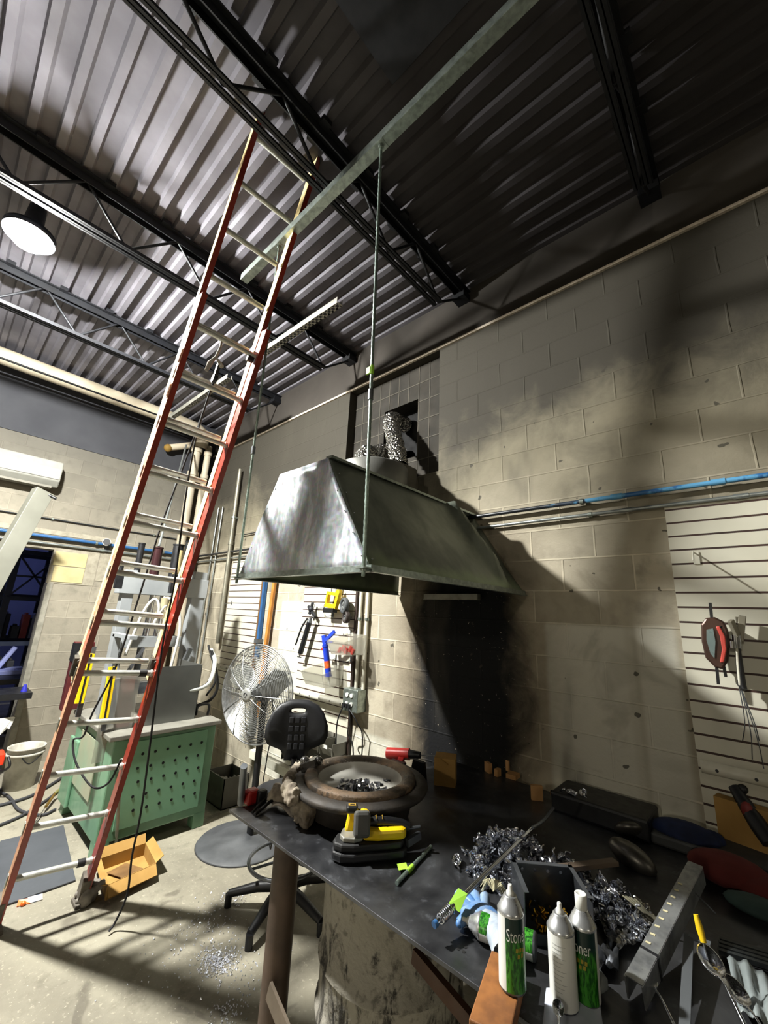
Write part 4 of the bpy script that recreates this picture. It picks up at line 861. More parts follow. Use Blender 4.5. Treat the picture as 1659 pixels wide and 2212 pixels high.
for xx in (-8.05, -7.2):
    for yy in (-3.3, -1.6): MB().box((xx, yy, 0), (xx+.05, yy+.05, .78)).build('leg', M_BLACK, t)
b = MB(); b.box((-7.9, -1.95, .84), (-7.5, -1.6, .90)); b.bar((-7.7, -1.9, .88), (-7.7, -1.75, 1.18), .1, .05); tag(b.build('machine_vise', mat('pale blue enamel', '8f97c9', .5, c2='6b72a5'), bevel=.01, base=(-7.7, -1.8, .84)), 'pale blue cast part standing on the dark table beyond the doorway', 'machine part')
P_ = S(14, 1560, x=-6.2); b = MB(); b.sheet([S(0, 1552, x=-6.0), S(30, 1548, x=-6.1), S(28, 1562, x=-6.1), S(-2, 1590, x=-5.9)], .01); b.sheet([S(30, 1548, x=-6.1), S(33, 1550, x=-6.1), S(20, 1575, x=-6.0), S(14, 1572, x=-6.0)], .01)
t = MB().box((-6.35, -2.6, .80), (-5.9, -1.74, .86)).build('low_bench', M_BLACK); tag(t, 'low dark bench behind the bucket at the doorway', 'bench')
tag(b.build('white_tray', M_WHITE, base=P_), 'bright white tray at the left picture edge above the bucket', 'tray')
P_ = Vector((-6.02, -1.80, .93)); b = MB(); b.tube([P_, P_+Vector((0, 0, -.07))], .03, 10, rr=[.012, .03]); tag(b.build('blue_bottle', mat('royal blue', '2a2fa8', .4), base=P_), 'small royal blue bottle beside the white tray', 'bottle')

# ================================================================ FAN
FC = Vector((-3.36, -.62, 1.12)); FN = Vector((.26, -.96, .02)).normalized()
t = thing('pedestal_fan', (-3.37, -.58, 0), 'large round wire-caged pedestal fan between machine and chair', 'fan')
FR = Vector((0, 0, 1)).cross(FN).normalized(); FU = FN.cross(FR)
FM = Matrix(((FR.x, FU.x, FN.x, FC.x), (FR.y, FU.y, FN.y, FC.y), (FR.z, FU.z, FN.z, FC.z), (0, 0, 0, 1)))
MW = mat('zinc wire', '9a9c9c', .35, .7, c2='6f7172', ns=20)
R_F = .40
def grille(name, sg, n, dep):
    b = MB(); b.X = FM
    for k in range(n):
        r_ = .055+(R_F-.055)*k/(n-1); z_ = sg*dep*(1-(r_/R_F)**2.2)
        b.tube([(r_*math.cos(i*2*PI/44), r_*math.sin(i*2*PI/44), z_) for i in range(44)], .0028, 4, closed=True)
    for k in range(12):
        a_ = k*PI/6; b.tube([(r_*math.cos(a_), r_*math.sin(a_), sg*(dep*(1-(r_/R_F)**2.2)+.003)) for r_ in [.05+.35*j/8 for j in range(9)]], .0026, 4)
    b.build(name, MW, t)
grille('front_grille', 1, 28, .11); grille('rear_grille', -1, 16, .09)
b = MB(); b.X = FM; b.tube([(R_F*math.cos(i*2*PI/60), R_F*math.sin(i*2*PI/60), 0) for i in range(60)], .007, 8, closed=True); b.build('rim_band', MW, t)
b = MB(); b.X = FM; b.lathe([(.001, .125), (.03, .124), (.05, .118), (.055, .11), (.055, .10), (.001, .10)], 28); b.build('badge', mat('badge silver', 'a9aaa6', .4, .5), t)
b = MB(); b.X = FM; b.tube([(.016*math.cos(i*2*PI/16), .016*math.sin(i*2*PI/16), .127) for i in range(14)], .004, 5); b.build('badge_mark', M_BLACK, t)
MBL = mat('dull aluminium blade', '85867f', .6, .2, c2='6d6e6a')
for k in range(3):
    b = MB(); b.X = FM @ Matrix.Rotation(k*2*PI/3+.6, 4, 'Z') @ Matrix.Rotation(.45, 4, 'X'); b.prism([(.04, -.05), (.18, -.13), (.33, -.11), (.36, .0), (.30, .07), (.12, .06), (.04, .03)], .003); b.build('blade', MBL, t)
b = MB(); b.X = FM; b.cyl((0, 0, -.24), (0, 0, -.05), .075, 20); b.cyl((0, 0, -.05), (0, 0, .05), .03, 12); b.build('motor', mat('grey motor', '4d4f50', .5, .3), t)
b = MB(); mz = FC-FN*.14; b.cyl((-3.37, -.52, 0.03), (-3.37, -.52, 1.0), .028, 16); b.bar((-3.37, -.52, 1.0), mz, .05, .05); b.build('pole', M_BLACK, t)
b = MB(); b.lathe([(.001, .045), (.04, .045), (.06, .03), (.22, .024), (.26, .014), (.35, .012), (.36, .0), (.001, 0)], 48, Matrix.Translation((-3.37, -.58, 0))); b.build('base', mat('worn dark base', '3c3e41', .6, c2='55575a', ns=5), t)
b = MB(); b.tube(bez([FC-FN*.2, FC-FN*.16+Vector((.12, -.0, -.25)), FC+Vector((.12, .1, -.5)), (-3.28, -.5, .3), (-3.1, -.5, .02)], 30), .005, 6); b.build('cord', M_BLACK, t)

# ================================================================ CHAIR
CC = Vector((-2.50, -.80, 0)); TC = Vector((.80, -.60, 0)).normalized(); RC = Vector((-TC.y, TC.x, 0))  # towards viewer, right
t = thing('work_chair', CC, 'black moulded polyurethane swivel chair between fan and bench', 'chair')
m = bpy.data.materials.new('black polyurethane'); g = Nt(m); g.out(g.mix(g.ramp(g.noise(g.obj(), 6, 6, .7, 1.5), .55, .72), lin('141519'), lin('2b2d31')), .5); MPU = m
BC = CC-TC*.2+Vector((0, 0, .99)); BM = Matrix(((RC.x, .0, TC.x, BC.x), (RC.y, 0., TC.y, BC.y), (0, 1, .0, BC.z), (0, 0, 0, 1)))
half = [(0, .20), (.07, .195), (.14, .165), (.19, .11), (.222, .03), (.225, -.04), (.20, -.09), (.15, -.115), (.105, -.135), (.08, -.165), (.075, -.205), (0, -.205)]
outl = half+[(-x_, y_) for x_, y_ in half[::-1]][1:-1]
out2 = []
for i in range(len(outl)):
    a_, c_ = outl[i], outl[(i+1) % len(outl)]; out2 += [a_, ((a_[0]+c_[0])/2, (a_[1]+c_[1])/2)]
out2 = out2[::-1]; n = len(out2)
hole = []
for x_, y_ in out2:
    a_ = math.atan2(y_-.125, x_); ca, sa = math.cos(a_), math.sin(a_); q_ = (abs(ca/.052)**4+abs(sa/.018)**4)**-.25; hole.append((ca*q_, .125+sa*q_))
def curve_(v): return Vector((v[0], v[1], v[2]+.9*v[0]**2))
b = MB(); b.X = BM
# curved shell: ring strips from outline to hole with curvature
vs = []; NR = 6
for s_ in (0, 1):
    for j in range(NR+1):
        for (ox, oy), (hx, hy) in zip(out2, hole):
            u = j/NR; x_, y_ = ox+(hx-ox)*u, oy+(hy-oy)*u; vs.append((x_, y_, .9*x_*x_+(s_*(.02+.022*min(1, u*2.5)))))
N = n*(NR+1); fs = []
for s_ in (0, 1):
    for j in range(NR):
        for i in range(n):
            a_ = s_*N+j*n+i; c_ = s_*N+j*n+(i+1) % n; q4 = (a_, c_, c_+n, a_+n); fs.append(q4 if s_ else q4[::-1])
for i in range(n): fs.append((i, (i+1) % n, N+(i+1) % n, N+i)); k_ = NR*n; fs.append((k_+(i+1) % n, k_+i, N+k_+i, N+k_+(i+1) % n))
b.add(vs, fs, True); b.build('backrest', MPU, t)
b = MB(); b.X = BM
for r_ in range(4):
    for c_ in range(3):
        x0 = -.06+.044*c_; y0 = .045-.058*r_; b.box((x0, y0, .035), (x0+.032, y0+.04, .052))
b.build('back_pad', mat('raised black pads', '1d1e22', .42), t, bevel=.004)['kind'] = 'stuff'
b = MB(); b.tube(bez([CC-TC*.18+Vector((0, 0, .80)), CC-TC*.19+Vector((0, 0, .70)), CC-TC*.14+Vector((0, 0, .60)), CC+Vector((0, 0, .58))], 12), .022, 8); b.build('back_stem', M_BLACK, t)
b = MB(); SM4 = Matrix.Translation(CC+TC*.02+Vector((0, 0, .64))) @ Matrix.Rotation(math.atan2(TC.y, TC.x), 4, 'Z')
b.lathe([(.001, -.03), (.15, -.03), (.2, -.02), (.225, .005), (.222, .03), (.19, .042), (.1, .036), (.001, .032)], 36, SM4 @ Matrix.Diagonal((1., 1.08, 1, 1))); b.build('seat', MPU, t)
b = MB(); b.cyl(CC+Vector((0, 0, .1)), CC+Vector((0, 0, .62)), .026, 14); b.cyl(CC+Vector((0, 0, .1)), CC+Vector((0, 0, .34)), .038, 14); b.build('gas_column', M_BLACK, t)
b = MB(); cr = CC+Vector((0, 0, .27)); b.tube([cr+Vector((.23*math.cos(i*PI/18), .23*math.sin(i*PI/18), 0)) for i in range(36)], .011, 8, closed=True)
for k in range(3): a_ = k*2*PI/3+.3; b.tube([cr, cr+Vector((.23*math.cos(a_), .23*math.sin(a_), 0))], .009, 6)
b.build('foot_ring', M_STEEL, t)
for k in range(5):
    a_ = math.atan2(-.22, -.24)+k*2*PI/5; d = Vector((math.cos(a_), math.sin(a_), 0)); b = MB(); b.tube([CC+Vector((0, 0, .13)), CC+d*.16+Vector((0, 0, .115)), CC+d*.34+Vector((0, 0, .07))], .03, 8, rr=[.036, .03, .022]); b.cyl(CC+d*.34+Vector((0, 0, .0)), CC+d*.34+Vector((0, 0, .07)), .022, 10); b.build('base_arm', M_BLACK, t)
# ================================================================ BENCH
TZ = .90
m = bpy.data.materials.new('mill scale bench plate'); g = Nt(m); p = g.pos()
c_ = g.mix(g.ramp(g.noise(p, 3, 6, .65, .6), .35, .7), lin('5a5b5e'), lin('35363a')); c_ = g.mix(g.ramp(g.noise(p, 18, 5, .7), .55, .72, 0, .6), c_, lin('74777d'))
c_ = g.mix(g.ramp(g.xyz()[0], -1.75, -2.0, 0, .4), c_, lin('6a6459'))
g.out(c_, g.ramp(g.noise(p, 9, 5), .3, .7, .28, .5), .75); M_BENCH = m
t = thing('steel_bench', (-.7, -.8, TZ), 'dark steel plate workbench against the sooty wall', 'workbench')
b = MB(); b.prism([(-2.0, -1.545), (1.0, -1.545), (1.0, -.12), (-1.66, -.12)], .012, Matrix.Translation((0, 0, TZ-.012))); b.build('top_plate', M_BENCH, t, bevel=.0015)
b = MB()
for q in ((590, 1790), (1005, 2046), (990, 2050), (1002, 2056)): q_ = S(*q, z=TZ+.0006); b.cyl(q_, q_+Vector((0, 0, .0006)), .005, 10)
b.build('bolt_hole', mat('hole black', '040404', .9), t)['kind'] = 'stuff'
PIP = mat('rusty brown pipe leg', '3d332c', .55, .4, c2='5b4b40', ns=6, amt=.8)
for x_, y_ in ((-1.74, -1.38), (-1.55, -.25), (.85, -1.38)): MB().cyl((x_, y_, 0), (x_, y_, TZ-.012), .058, 24).build('leg', PIP, t)
b = MB(); b.bar((-1.70, -1.44, .32), (-1.05, -1.50, .12), .012, .07); b.build('brace_bar', mat('tan flat bar', '6b5f52', .5, .3, c2='544a40'), t)
b = MB(); b.bar((-1.1, -1.4, .84), (.9, -1.40, .84), .05, .06); b.bar((-.95, -1.46, .80), (-.45, -1.50, .70), .02, .04); b.build('apron_rail', mat('rust brown rail', '4a2f1c', .7, c2='332013'), t)
# drum under the bench
m = bpy.data.materials.new('grimy white drum'); g = Nt(m); p = g.pos(); st = g.n('ShaderNodeVectorMath', {0: p, 1: (6., 6., 2.2)}, operation='MULTIPLY').outputs[0]
z_ = g.xyz()[2]; s_ = g.m('ADD', g.noise(st, 2.2, 6, .7, .8), g.m('MULTIPLY', z_, .22)); c_ = g.mix(g.ramp(s_, .48, .62), lin('24211d'), lin('8e8a80'))
c_ = g.mix(g.ramp(g.noise(p, 25, 4), .55, .7, 0, .6), c_, lin('3b362f')); g.out(c_, .8); g.bump(g.noise(p, 18, 5), .6, .02); m_d = m
M = Matrix.Translation((-1.34, -1.1, 0)); b = MB(); pr = [(.001, 0), (.29, 0), (.295, .28)]+[(.295+.012*math.sin((z-.28)/.07*PI), z) for z in (.30, .315, .33, .35)]+[(.295, .36), (.295, .47)]+[(.307, .485), (.295, .50), (.295, .80), (.305, .81), (.295, .82), (.001, .82)]
b.lathe(pr, 48, M); o = b.build('steel_drum', m_d, base=(-1.34, -1.1, 0)); tag(o, 'grimy white ribbed drum standing under the front of the bench', 'drum')
# ---------------------------------------------------------------- burnt basin
BCn = Vector((-1.575, -1.10, TZ)); t = thing('melting_basin', BCn, 'big round burnt basin with a wide flanged rim on the left of the bench', 'basin')
m = bpy.data.materials.new('burnt refractory'); g = Nt(m); p = g.obj()
c_ = g.mix(g.ramp(g.noise(p, 5, 6, .7, .5), .4, .65), lin('4b4238'), lin('8a7158')); c_ = g.mix(g.ramp(g.noise(p, 12, 6, .7), .5, .65), c_, lin('2d2823')); c_ = g.mix(g.ramp(g.noise(p, 30, 4, .7), .62, .7, 0, .8), c_, lin('b5a894'))
g.out(c_, .55); g.bump(g.noise(p, 40, 6, .7), .5, .012); M_BURN = m
M = Matrix.Translation(BCn)
b = MB(); b.lathe([(.001, .0), (.20, 0), (.245, .02), (.26, .09), (.30, .105), (.325, .115), (.332, .128), (.327, .14), (.277, .146), (.268, .138)], 72, M); b.build('body', mat('charred underside', '2a2724', .7, c2='423b34', ns=8, bump=.6, bs=40), t)
b = MB(); b.lathe([(.269, .138), (.271, .158), (.266, .165), (.235, .170), (.212, .163), (.205, .15)], 72, M); b.build('rim', M_BURN, t)
b = MB(); b.lathe([(.206, .152), (.200, .122), (.17, .108), (.001, .104)], 64, M); b.build('dish', mat('grey ash dish', 'c2c0b8', .6, .0, c2='9c9a93', ns=6), t)
b = MB(); rb = random.Random(3); e0 = BCn+Vector((-.22, -.27, 0))
for k in range(40):
    u = k/39; a_ = PI*1.02+u*PI*.42; r_ = .285+.03*(k % 3); z_ = (.05, .09, .125)[k % 3]; q = BCn+Vector((r_*math.cos(a_), r_*math.sin(a_), z_)); b.sphere(q, .042-.006*(k % 3), 10, (1, 1, 1.3))
for k in range(5): b.sphere(BCn+Vector((-.20-.03*k, -.22-.01*k, .052)), .04, 8)
lumpy(b, 'slag_lump', mat('white slag crust', 'b8ad9b', .8, c2='5a4e42', ns=12, amt=.95, bump=.8, bs=50), t, st=.045, size=.035)
b = MB(); q = BCn+Vector((-.235, -.13, .16)); b.bar(q+Vector((-.03, -.02, .0)), q+Vector((.03, .02, .03)), .075, .035); b.sphere(q+Vector((.03, .03, .03)), .022, 8); b.sphere(q+Vector((-.03, -.01, .02)), .026, 8); b.build('molten_lump', mat('shiny dark slag', '4b4845', .2, .8, c2='9a9895', ns=30, amt=.9), t)
b = MB(); rb = random.Random(9)
for k in range(130):
    a_ = rb.uniform(0, 2*PI); r_ = abs(rb.gauss(0, .06)); q = BCn+Vector((.03+r_*math.cos(a_)*1.15, -.03+r_*math.sin(a_), .108+max(0, .035-r_*.3)*rb.random()))
    b.X = Matrix.Translation(q) @ Euler((rb.uniform(0, 6), rb.uniform(0, 6), rb.uniform(0, 6))).to_matrix().to_4x4(); s_ = rb.uniform(.004, .012); b.box((-s_*1.6, -s_*.7, -s_*.4), (s_*1.6, s_*.7, s_*.4))
b.X = Matrix.Identity(4)
o = b.build('slag_crumbs', mat('glinting black slag', '6a6d74', .2, .9, c2='dfe1e8', ns=50, amt=.9), base=BCn); tag(o, 'heap of glinting dark slag crumbs inside the basin', 'slag', kind='stuff')
for k in range(9):
    a_ = rb.uniform(-.3, 1.8); r_ = rb.uniform(.09, .17); q = BCn+Vector((r_*math.cos(a_), r_*math.sin(a_), .112)); b = MB(); b.X = Matrix.Translation(q) @ Euler((0, 0, rb.uniform(0, 6))).to_matrix().to_4x4(); b.tube([(-.012, 0, 0), (.012, 0, .002)], .0045, 6)
    tag(b.build('slag_pellet', M_BLACK, base=q), 'dark pellet lying loose on the far side of the basin dish', 'slag', 'loose pellets in the basin')
# thin cloth/plate and red tape measure left of basin
q0, q1, q2, q3 = S(585, 1745, z=TZ+.02), S(608, 1700, z=TZ+.05), S(650, 1722, z=TZ+.06), S(650, 1765, z=TZ+.01)
b = MB(); grid(b, q0, q3, q2, q1, 8, 8, .004, lambda u, v: .02*math.sin(u*6)*math.cos(v*5)); tag(b.build('burnt_cloth', mat('scorched cloth', '8a7f70', .85, c2='2c2722', ns=9, amt=.95), base=q0), 'scorched stiff cloth on the bench left of the basin', 'cloth')
b = MB(); b.tube(bez([S(545, 1755, z=TZ+.01), S(575, 1720, z=TZ+.03), S(600, 1700, z=TZ+.05)], 8), .006, 6); b.tube(bez([S(550, 1760, z=TZ+.01), S(590, 1728, z=TZ+.03), S(625, 1722, z=TZ+.03)], 8), .008, 6); tag(b.build('tongs', mat('black scale tongs', '1b1a19', .6, .4), base=q0), 'blackened tongs on the corner of the bench left of the basin', 'tongs')
P_ = S(545, 1722, z=TZ+.03); t = thing('tape_measure', P_, 'red and black tape measure at the far left corner of the bench', 'tape measure'); b = MB(); b.box(P_+Vector((-.035, -.03, -.03)), P_+Vector((.02, .03, .035))); b.build('case', M_RED, t, bevel=.012)
b = MB(); b.box(P_+Vector((.0, .01, -.03)), P_+Vector((.045, .06, .032))); b.build('grip', M_BLACK, t, bevel=.01)
o = MB().cyl(S(520, 1735, z=TZ), S(527, 1655, x=-1.9), .016, 12).build('upright_tube', mat('satin grey tube', '73777c', .4, .5)); tag(o, 'short grey tube standing at the left corner of the bench', 'tube')
# ---------------------------------------------------------------- portable band saw
SB = Vector((-1.30, -1.33, TZ)); an = math.atan2(.27, .24); LM = Matrix.Translation(SB) @ Matrix.Rotation(an, 4, 'Z') @ Matrix.Scale(.86, 4)
t = thing('band_saw', SB, 'yellow and black cordless portable band saw lying on the bench', 'power tool')
pf = [(-.16, -.03), (-.155, -.065), (-.12, -.09), (-.06, -.095), (-.0, -.085), (.10, -.075), (.17, -.06), (.19, -.03), (.18, .0), (.10, .01), (-.02, .05), (-.09, .06), (-.14, .03)]
b = MB(); b.X = LM; b.prism(pf, .035, Matrix.Translation((0, 0, .006))); b.build('lower_housing', mat('scuffed black bumper', '101114', .5, c2='1d1e22', bump=.3), t, bevel=.008)
b = MB(); b.X = LM; b.prism([(x_*.94-.004, y_*.9) for x_, y_ in pf], .03, Matrix.Translation((0, 0, .042))); b.build('bumper', M_RUB, t, bevel=.008)
b = MB(); b.X = LM; b.prism([(-.125, -.03), (-.11, -.06), (-.06, -.07), (-.02, -.05), (-.02, .01), (-.06, .04), (-.11, .03)], .02, Matrix.Translation((0, 0, .072))); b.build('deck_plate', mat('silver saw deck', 'a9a79e', .4, .6, c2='7d7c76', ns=12), t, bevel=.004)
b = MB(); b.X = LM; b.prism([(-.02, -.055), (.05, -.06), (.17, -.045), (.19, -.02), (.17, .0), (.05, -.01), (-.02, .0)], .045, Matrix.Translation((0, 0, .072))); b.build('body', M_YEL, t, bevel=.012)
b = MB(); b.X = LM; b.tube(bez([(-.01, .005, .12), (.07, .01, .125), (.16, .01, .115), (.2, .01, .10)], 12), .022, 12); b.build('grip', M_BLACK, t)
b = MB(); b.X = LM @ Matrix.Translation((-.03, -.01, .075)) @ Matrix.Rotation(-.25, 4, 'X') @ Matrix.Rotation(.2, 4, 'Y')
b.box((-.075, -.0, 0), (-.03, .05, .10)); b.box((-.02, -.05, .03), (.02, .03, .105)); b.build('handle', M_YEL, t, bevel=.01)
b = MB(); b.X = LM @ Matrix.Translation((-.03, -.01, .08)) @ Matrix.Rotation(-.25, 4, 'X') @ Matrix.Rotation(.15, 4, 'Z')
b.box((-.045, -.085, .0), (.03, -.04, .10)); b.build('battery', mat('grey battery', '4a4a47', .5, c2='3a3a38'), t, bevel=.012)
b = MB(); b.X = LM @ Matrix.Translation((-.07, .02, .17)); b.box((-.03, -.025, -.01), (.025, .03, .02)); b.build('head_cap', M_BLACK, t, bevel=.008)
b = MB(); b.X = LM @ Matrix.Translation((-.07, .02, .19)); b.prism([(-.02, -.012), (.015, -.012), (.015, .012), (-.02, .012)], .0015, None, [(-.012, -.006), (.009, -.006), (.009, .006), (-.012, .006)]); b.build('gold_badge', mat('brass yellow', 'c9a243', .3, .4), t)
b = MB(); b.X = LM; b.bar((.19, -.02, .05), (.26, .03, .06), .02, .03); b.cyl((.2, .02, .09), (.26, .02, .10), .007, 8); b.build('rafter_hook', M_STEEL, t); b = MB(); b.X = LM; b.tube([(.04, -.02, .148), (.045, .012, .15), (.04, .03, .14)], .0018, 5); b.tube([(.07, -.02, .148), (.075, .012, .15), (.07, .03, .14)], .0018, 5); b.build('gold_stripe', MATS['brass yellow'], t)
# ---------------------------------------------------------------- red drill, carton, blocks at the back
P_ = S(868, 1640, z=TZ+.05); t = thing('cordless_drill', P_, 'red cordless drill lying behind the basin against the sooty wall', 'power tool')
dd = Vector((.9, .35, 0)).normalized(); b = MB(); b.tube([P_-dd*.10+Vector((0, 0, .02)), P_+dd*.05+Vector((0, 0, .035))], .034, 12); b.bar(P_+Vector((0, 0, .01)), P_+Vector((.05, -.09, -.02)), .035, .04); b.bar(P_-dd*.1, P_+dd*.02-Vector((0, 0, .03)), .03, .03); b.build('body', M_RED, t, bevel=.003)
b = MB(); b.tube([P_+dd*.05+Vector((0, 0, .035)), P_+dd*.12+Vector((0, 0, .04))], .026, 12, rr=[.028, .02]); b.build('chuck', M_BLACK, t)
MB().tube([P_+dd*.12+Vector((0, 0, .04)), P_+dd*.24+Vector((0, 0, .055))], .003, 6).build('drill_bit', M_STEEL, t)
b = MB(); b.box(P_+Vector((-.02, -.14, -.05)), P_+Vector((.09, -.06, .015))); b.build('battery', M_BLACK, t, bevel=.008)
t = thing('small_carton', S(965, 1680, z=TZ), 'small dark brown carton standing on the bench in the shadow of the hood', 'box'); q = S(962, 1692, z=TZ)
b = MB(); M = Matrix.Translation(q) @ Matrix.Rotation(.5, 4, 'Z'); b.X = M; b.box((-.06, -.05, .0), (.06, .07, .14)); b.build('carton', M_CARD, t); b = MB(); b.X = M; b.bar((-.02, -.055, .14), (.02, -.055, .115), .03, .003); b.build('tab', M_CARD, t)
o = MB(); q = S(905, 1680, z=TZ); o.X = Matrix.Translation(q) @ Matrix.Rotation(.3, 4, 'Z'); o.prism([(-.05, 0), (.05, 0), (.04, .09), (-.03, .10)], .03, Matrix.Rotation(PI/2, 4, 'X')); tag(o.build('black_bracket', M_BLACK, base=q), 'black angular block leaning between basin and small carton', 'block')
for q, s_, l_ in (((1055, 1668), (.025, .012, .055), 'small pale wooden block nearest the carton by the wall'), ((1075, 1676), (.02, .012, .04), 'small wooden block beside its paler neighbour, second from the carton'), ((1103, 1664), (.03, .014, .06), 'brightest wooden block standing by the wall'), ((1108, 1680), (.035, .03, .025), 'wooden block lying in front of the brightest standing block'), ((1160, 1728), (.03, .012, .07), 'yellowish wooden block alone in the dark middle of the bench')):
    p_ = S(*q, z=TZ); b = MB(); b.X = Matrix.Translation(p_) @ Matrix.Rotation(.8+q[0]*.1, 4, 'Z'); b.box((-s_[0]/1, -s_[1], 0), (s_[0]/1, s_[1], s_[2])); tag(b.build('wooden_block', mat('pale wood block', 'b98d5a', .7, c2='9a6f40'), base=p_), l_, 'block')
# rods on the bench
A, C = S(857, 1908, z=TZ+.008), S(931, 1829, z=TZ+.008)
t = thing('short_rod', A, 'short zinc rod with a lime tape flag in front of the band saw', 'rod'); MB().tube([A, C], .0075, 10).build('shaft', HM, t)
q = A.lerp(C, .32); d = (C-A).normalized(); b = MB(); b.tube([q-d*.012, q+d*.03], .0095, 8); b.sheet([q+Vector((-.05, -.01, .004)), q+Vector((-.02, -.035, .004)), q+Vector((.0, -.005, .006)), q+Vector((-.03, .02, .006))], .001); b.build('tape_flag', tp, t)
A, C = S(943, 1993, z=TZ+.05), S(1148, 1790, z=TZ+.15)
t = thing('long_rod', A, 'long bright rod with green tape and a coiled end lying across the metal scrap', 'rod'); MB().tube([A, C], .0075, 10).build('shaft', M_CHROME, t)
MB().tube([A-(C-A).normalized()*.012, A], .0095, 10).build('blue_tip', M_BLUE, t)
d = (C-A).normalized(); b = MB(); N_ = 60; b.tube([A+d*(.015+.05*k/N_)+Vector((0, 0, 1))*.013*math.sin(k*.75)+d.cross(Vector((0, 0, 1)))*.013*math.cos(k*.75) for k in range(N_)], .0032, 6); b.build('coil', M_CHROME, t)
q = A+d*.09; b = MB(); b.tube([q, q+d*.035], .0095, 8); b.sheet([q+Vector((-.015, -.02, .0)), q+Vector((.02, -.01, -.01)), q+Vector((.03, .02, .03)), q+Vector((0, .015, .035))], .001); b.build('tape_flag', tp, t)
A, C = S(1150, 1788, z=TZ+.16), S(1196, 1745, z=TZ+.2); tag(MB().tube(bez([A, A.lerp(C, .5)+Vector((0, 0, -.01)), C], 8), .006, 8).build('bent_wire', M_STEEL, base=A), 'dim bent wire continuing from the far end of the long rod', 'wire')
A, C = S(1170, 1880, z=TZ+.08), S(1330, 1862, z=TZ+.08); tag(MB().bar(A, C, .03, .014).build('tan_strip', mat('dull tan bar', '6a5b4d', .6), base=A), 'dull tan flat bar lying over the back of the scrap heap', 'bar')
# ---------------------------------------------------------------- the heap of silver pieces
def scrap_mesh(k):
    r_ = random.Random(k); b = MB(); n1, n2 = 9, 6; vs = []; L_ = r_.uniform(.02, .034); W_ = r_.uniform(.013, .021)
    for s_ in (0, 1):
        for j in range(n2+1):
            for i in range(n1):
                a_ = 2*PI*i/n1; q = j/n2; x_, y_ = math.cos(a_)*L_*q, math.sin(a_)*W_*q
                vs.append((x_, y_, -.012*(1-q*q)+.0012*s_+r_.uniform(-.0022, .0022)+(.004*math.sin(3*a_+k) if k % 2 else 0)*q))
    N = n1*(n2+1); fs = []
    for j in range(n2):
        for i in range(n1):
            a_ = j*n1+i; c_ = j*n1+(i+1) % n1; fs += [(a_, c_, c_+n1, a_+n1), (N+a_+n1, N+c_+n1, N+c_, N+a_)]
    b.add(vs, fs, k == 1)
    h = r_.uniform(.006, .02); b.tube(bez([(L_*.9, 0, 0), (L_+h*.4, r_.uniform(-.006, .006), .006), (L_+h, r_.uniform(-.01, .01), -.003)], 6), .0036, 5, rr=None)
    return b
M_SCR = bpy.data.materials.new('bright stamped silver'); g = Nt(M_SCR); g.out(g.mix(g.noise(g.obj(), 60), lin('f0f2f8'), lin('c4c8d2')), .13, 1.); g.bump(g.noise(g.obj(), 90, 2), .3, .004)
rs = random.Random(21); protos = []
SL_ = 'shiny silver stamped piece in the heap of metal on the bench'
def place_scrap(k, loc, rot, label=SL_, grp='silver pieces heaped on the bench'):
    if k < 6:
        o = scrap_mesh(k).build('silver_piece', M_SCR); protos.append(o); tag(o, label, 'metal piece', grp)
    else: o = protos[k % 6].copy(); COL.objects.link(o)
    o.location = loc; o.rotation_euler = rot; return o
cents = [((-.835, -1.02), .125, .13, 160), ((-.68, -.94), .085, .08, 40), ((-.53, -.97), .08, .065, 45), ((-.44, -1.05), .055, .04, 25)]
k = 0
for (cx, cy), sg, hh_, cnt in cents:
    for i in range(cnt):
        a_ = rs.uniform(0, 2*PI); r_ = sg*math.sqrt(rs.random())*1.25; z_ = TZ+.012+max(.0, hh_*(1-(r_/(sg*1.25))**2))*rs.uniform(.55, 1.0)
        place_scrap(k, (cx+r_*math.cos(a_), cy+r_*math.sin(a_), z_), (rs.uniform(-1.1, 1.1), rs.uniform(-1.1, 1.1), rs.uniform(0, 6.3))); k += 1
for x_, y_ in ((-1.03, -1.03), (-1.0, -.95), (-1.01, -1.12)): place_scrap(k, (x_, y_, TZ+.015), (rs.uniform(-.5, .5), rs.uniform(-.5, .5), rs.uniform(0, 6))); k += 1
b = MB()
for (cx, cy), sg, hh_, cnt in cents[:3]:
    b.lathe([(sg*1.15, 0), (sg*.9, hh_*.4), (sg*.5, hh_*.75), (.001, hh_*.85)], 24, Matrix.Translation((cx, cy, TZ)))
o = b.build('scrap_mound', mat('dark shiny swarf', '2d2f34', .3, .9, c2='6d7078', ns=60, amt=.9, bump=.9, bs=90)); tag(o, 'dark packed swarf under the heap of silver pieces', 'swarf', kind='stuff')
# ---------------------------------------------------------------- steel electrical box with brass screws
QB = Vector((-.62, -1.19, TZ)); BX = Matrix.Translation(QB) @ Matrix.Rotation(math.radians(38), 4, 'Z')
t = thing('steel_box', QB, 'open grey steel box with punched rim standing behind the spray cans', 'box')
MSB = mat('scratched grey sheet', '5d6066', .35, .8, c2='3f4246', ns=10, amt=.8); W_, D_, H_ = .10, .085, .13
b = MB(); b.X = BX; b.box((-W_, -D_, 0), (W_, D_, .002)).box((-W_, D_-.002, 0), (W_, D_, H_)).box((-W_, -D_, 0), (-W_+.002, D_, H_)).box((W_-.002, -D_, 0), (W_, D_, H_)).box((-W_, -D_, 0), (W_, -D_+.002, .03)); b.build('shell', MSB, t)
b = MB(); b.X = BX; b.box((-W_, D_-.016, H_), (W_, D_, H_+.002)).box((-W_, -D_, H_), (-W_+.014, D_, H_+.002)).box((W_-.014, -D_, H_), (W_, D_, H_+.002)); b.build('rim', M_STEEL, t)
b = MB(); b.X = BX
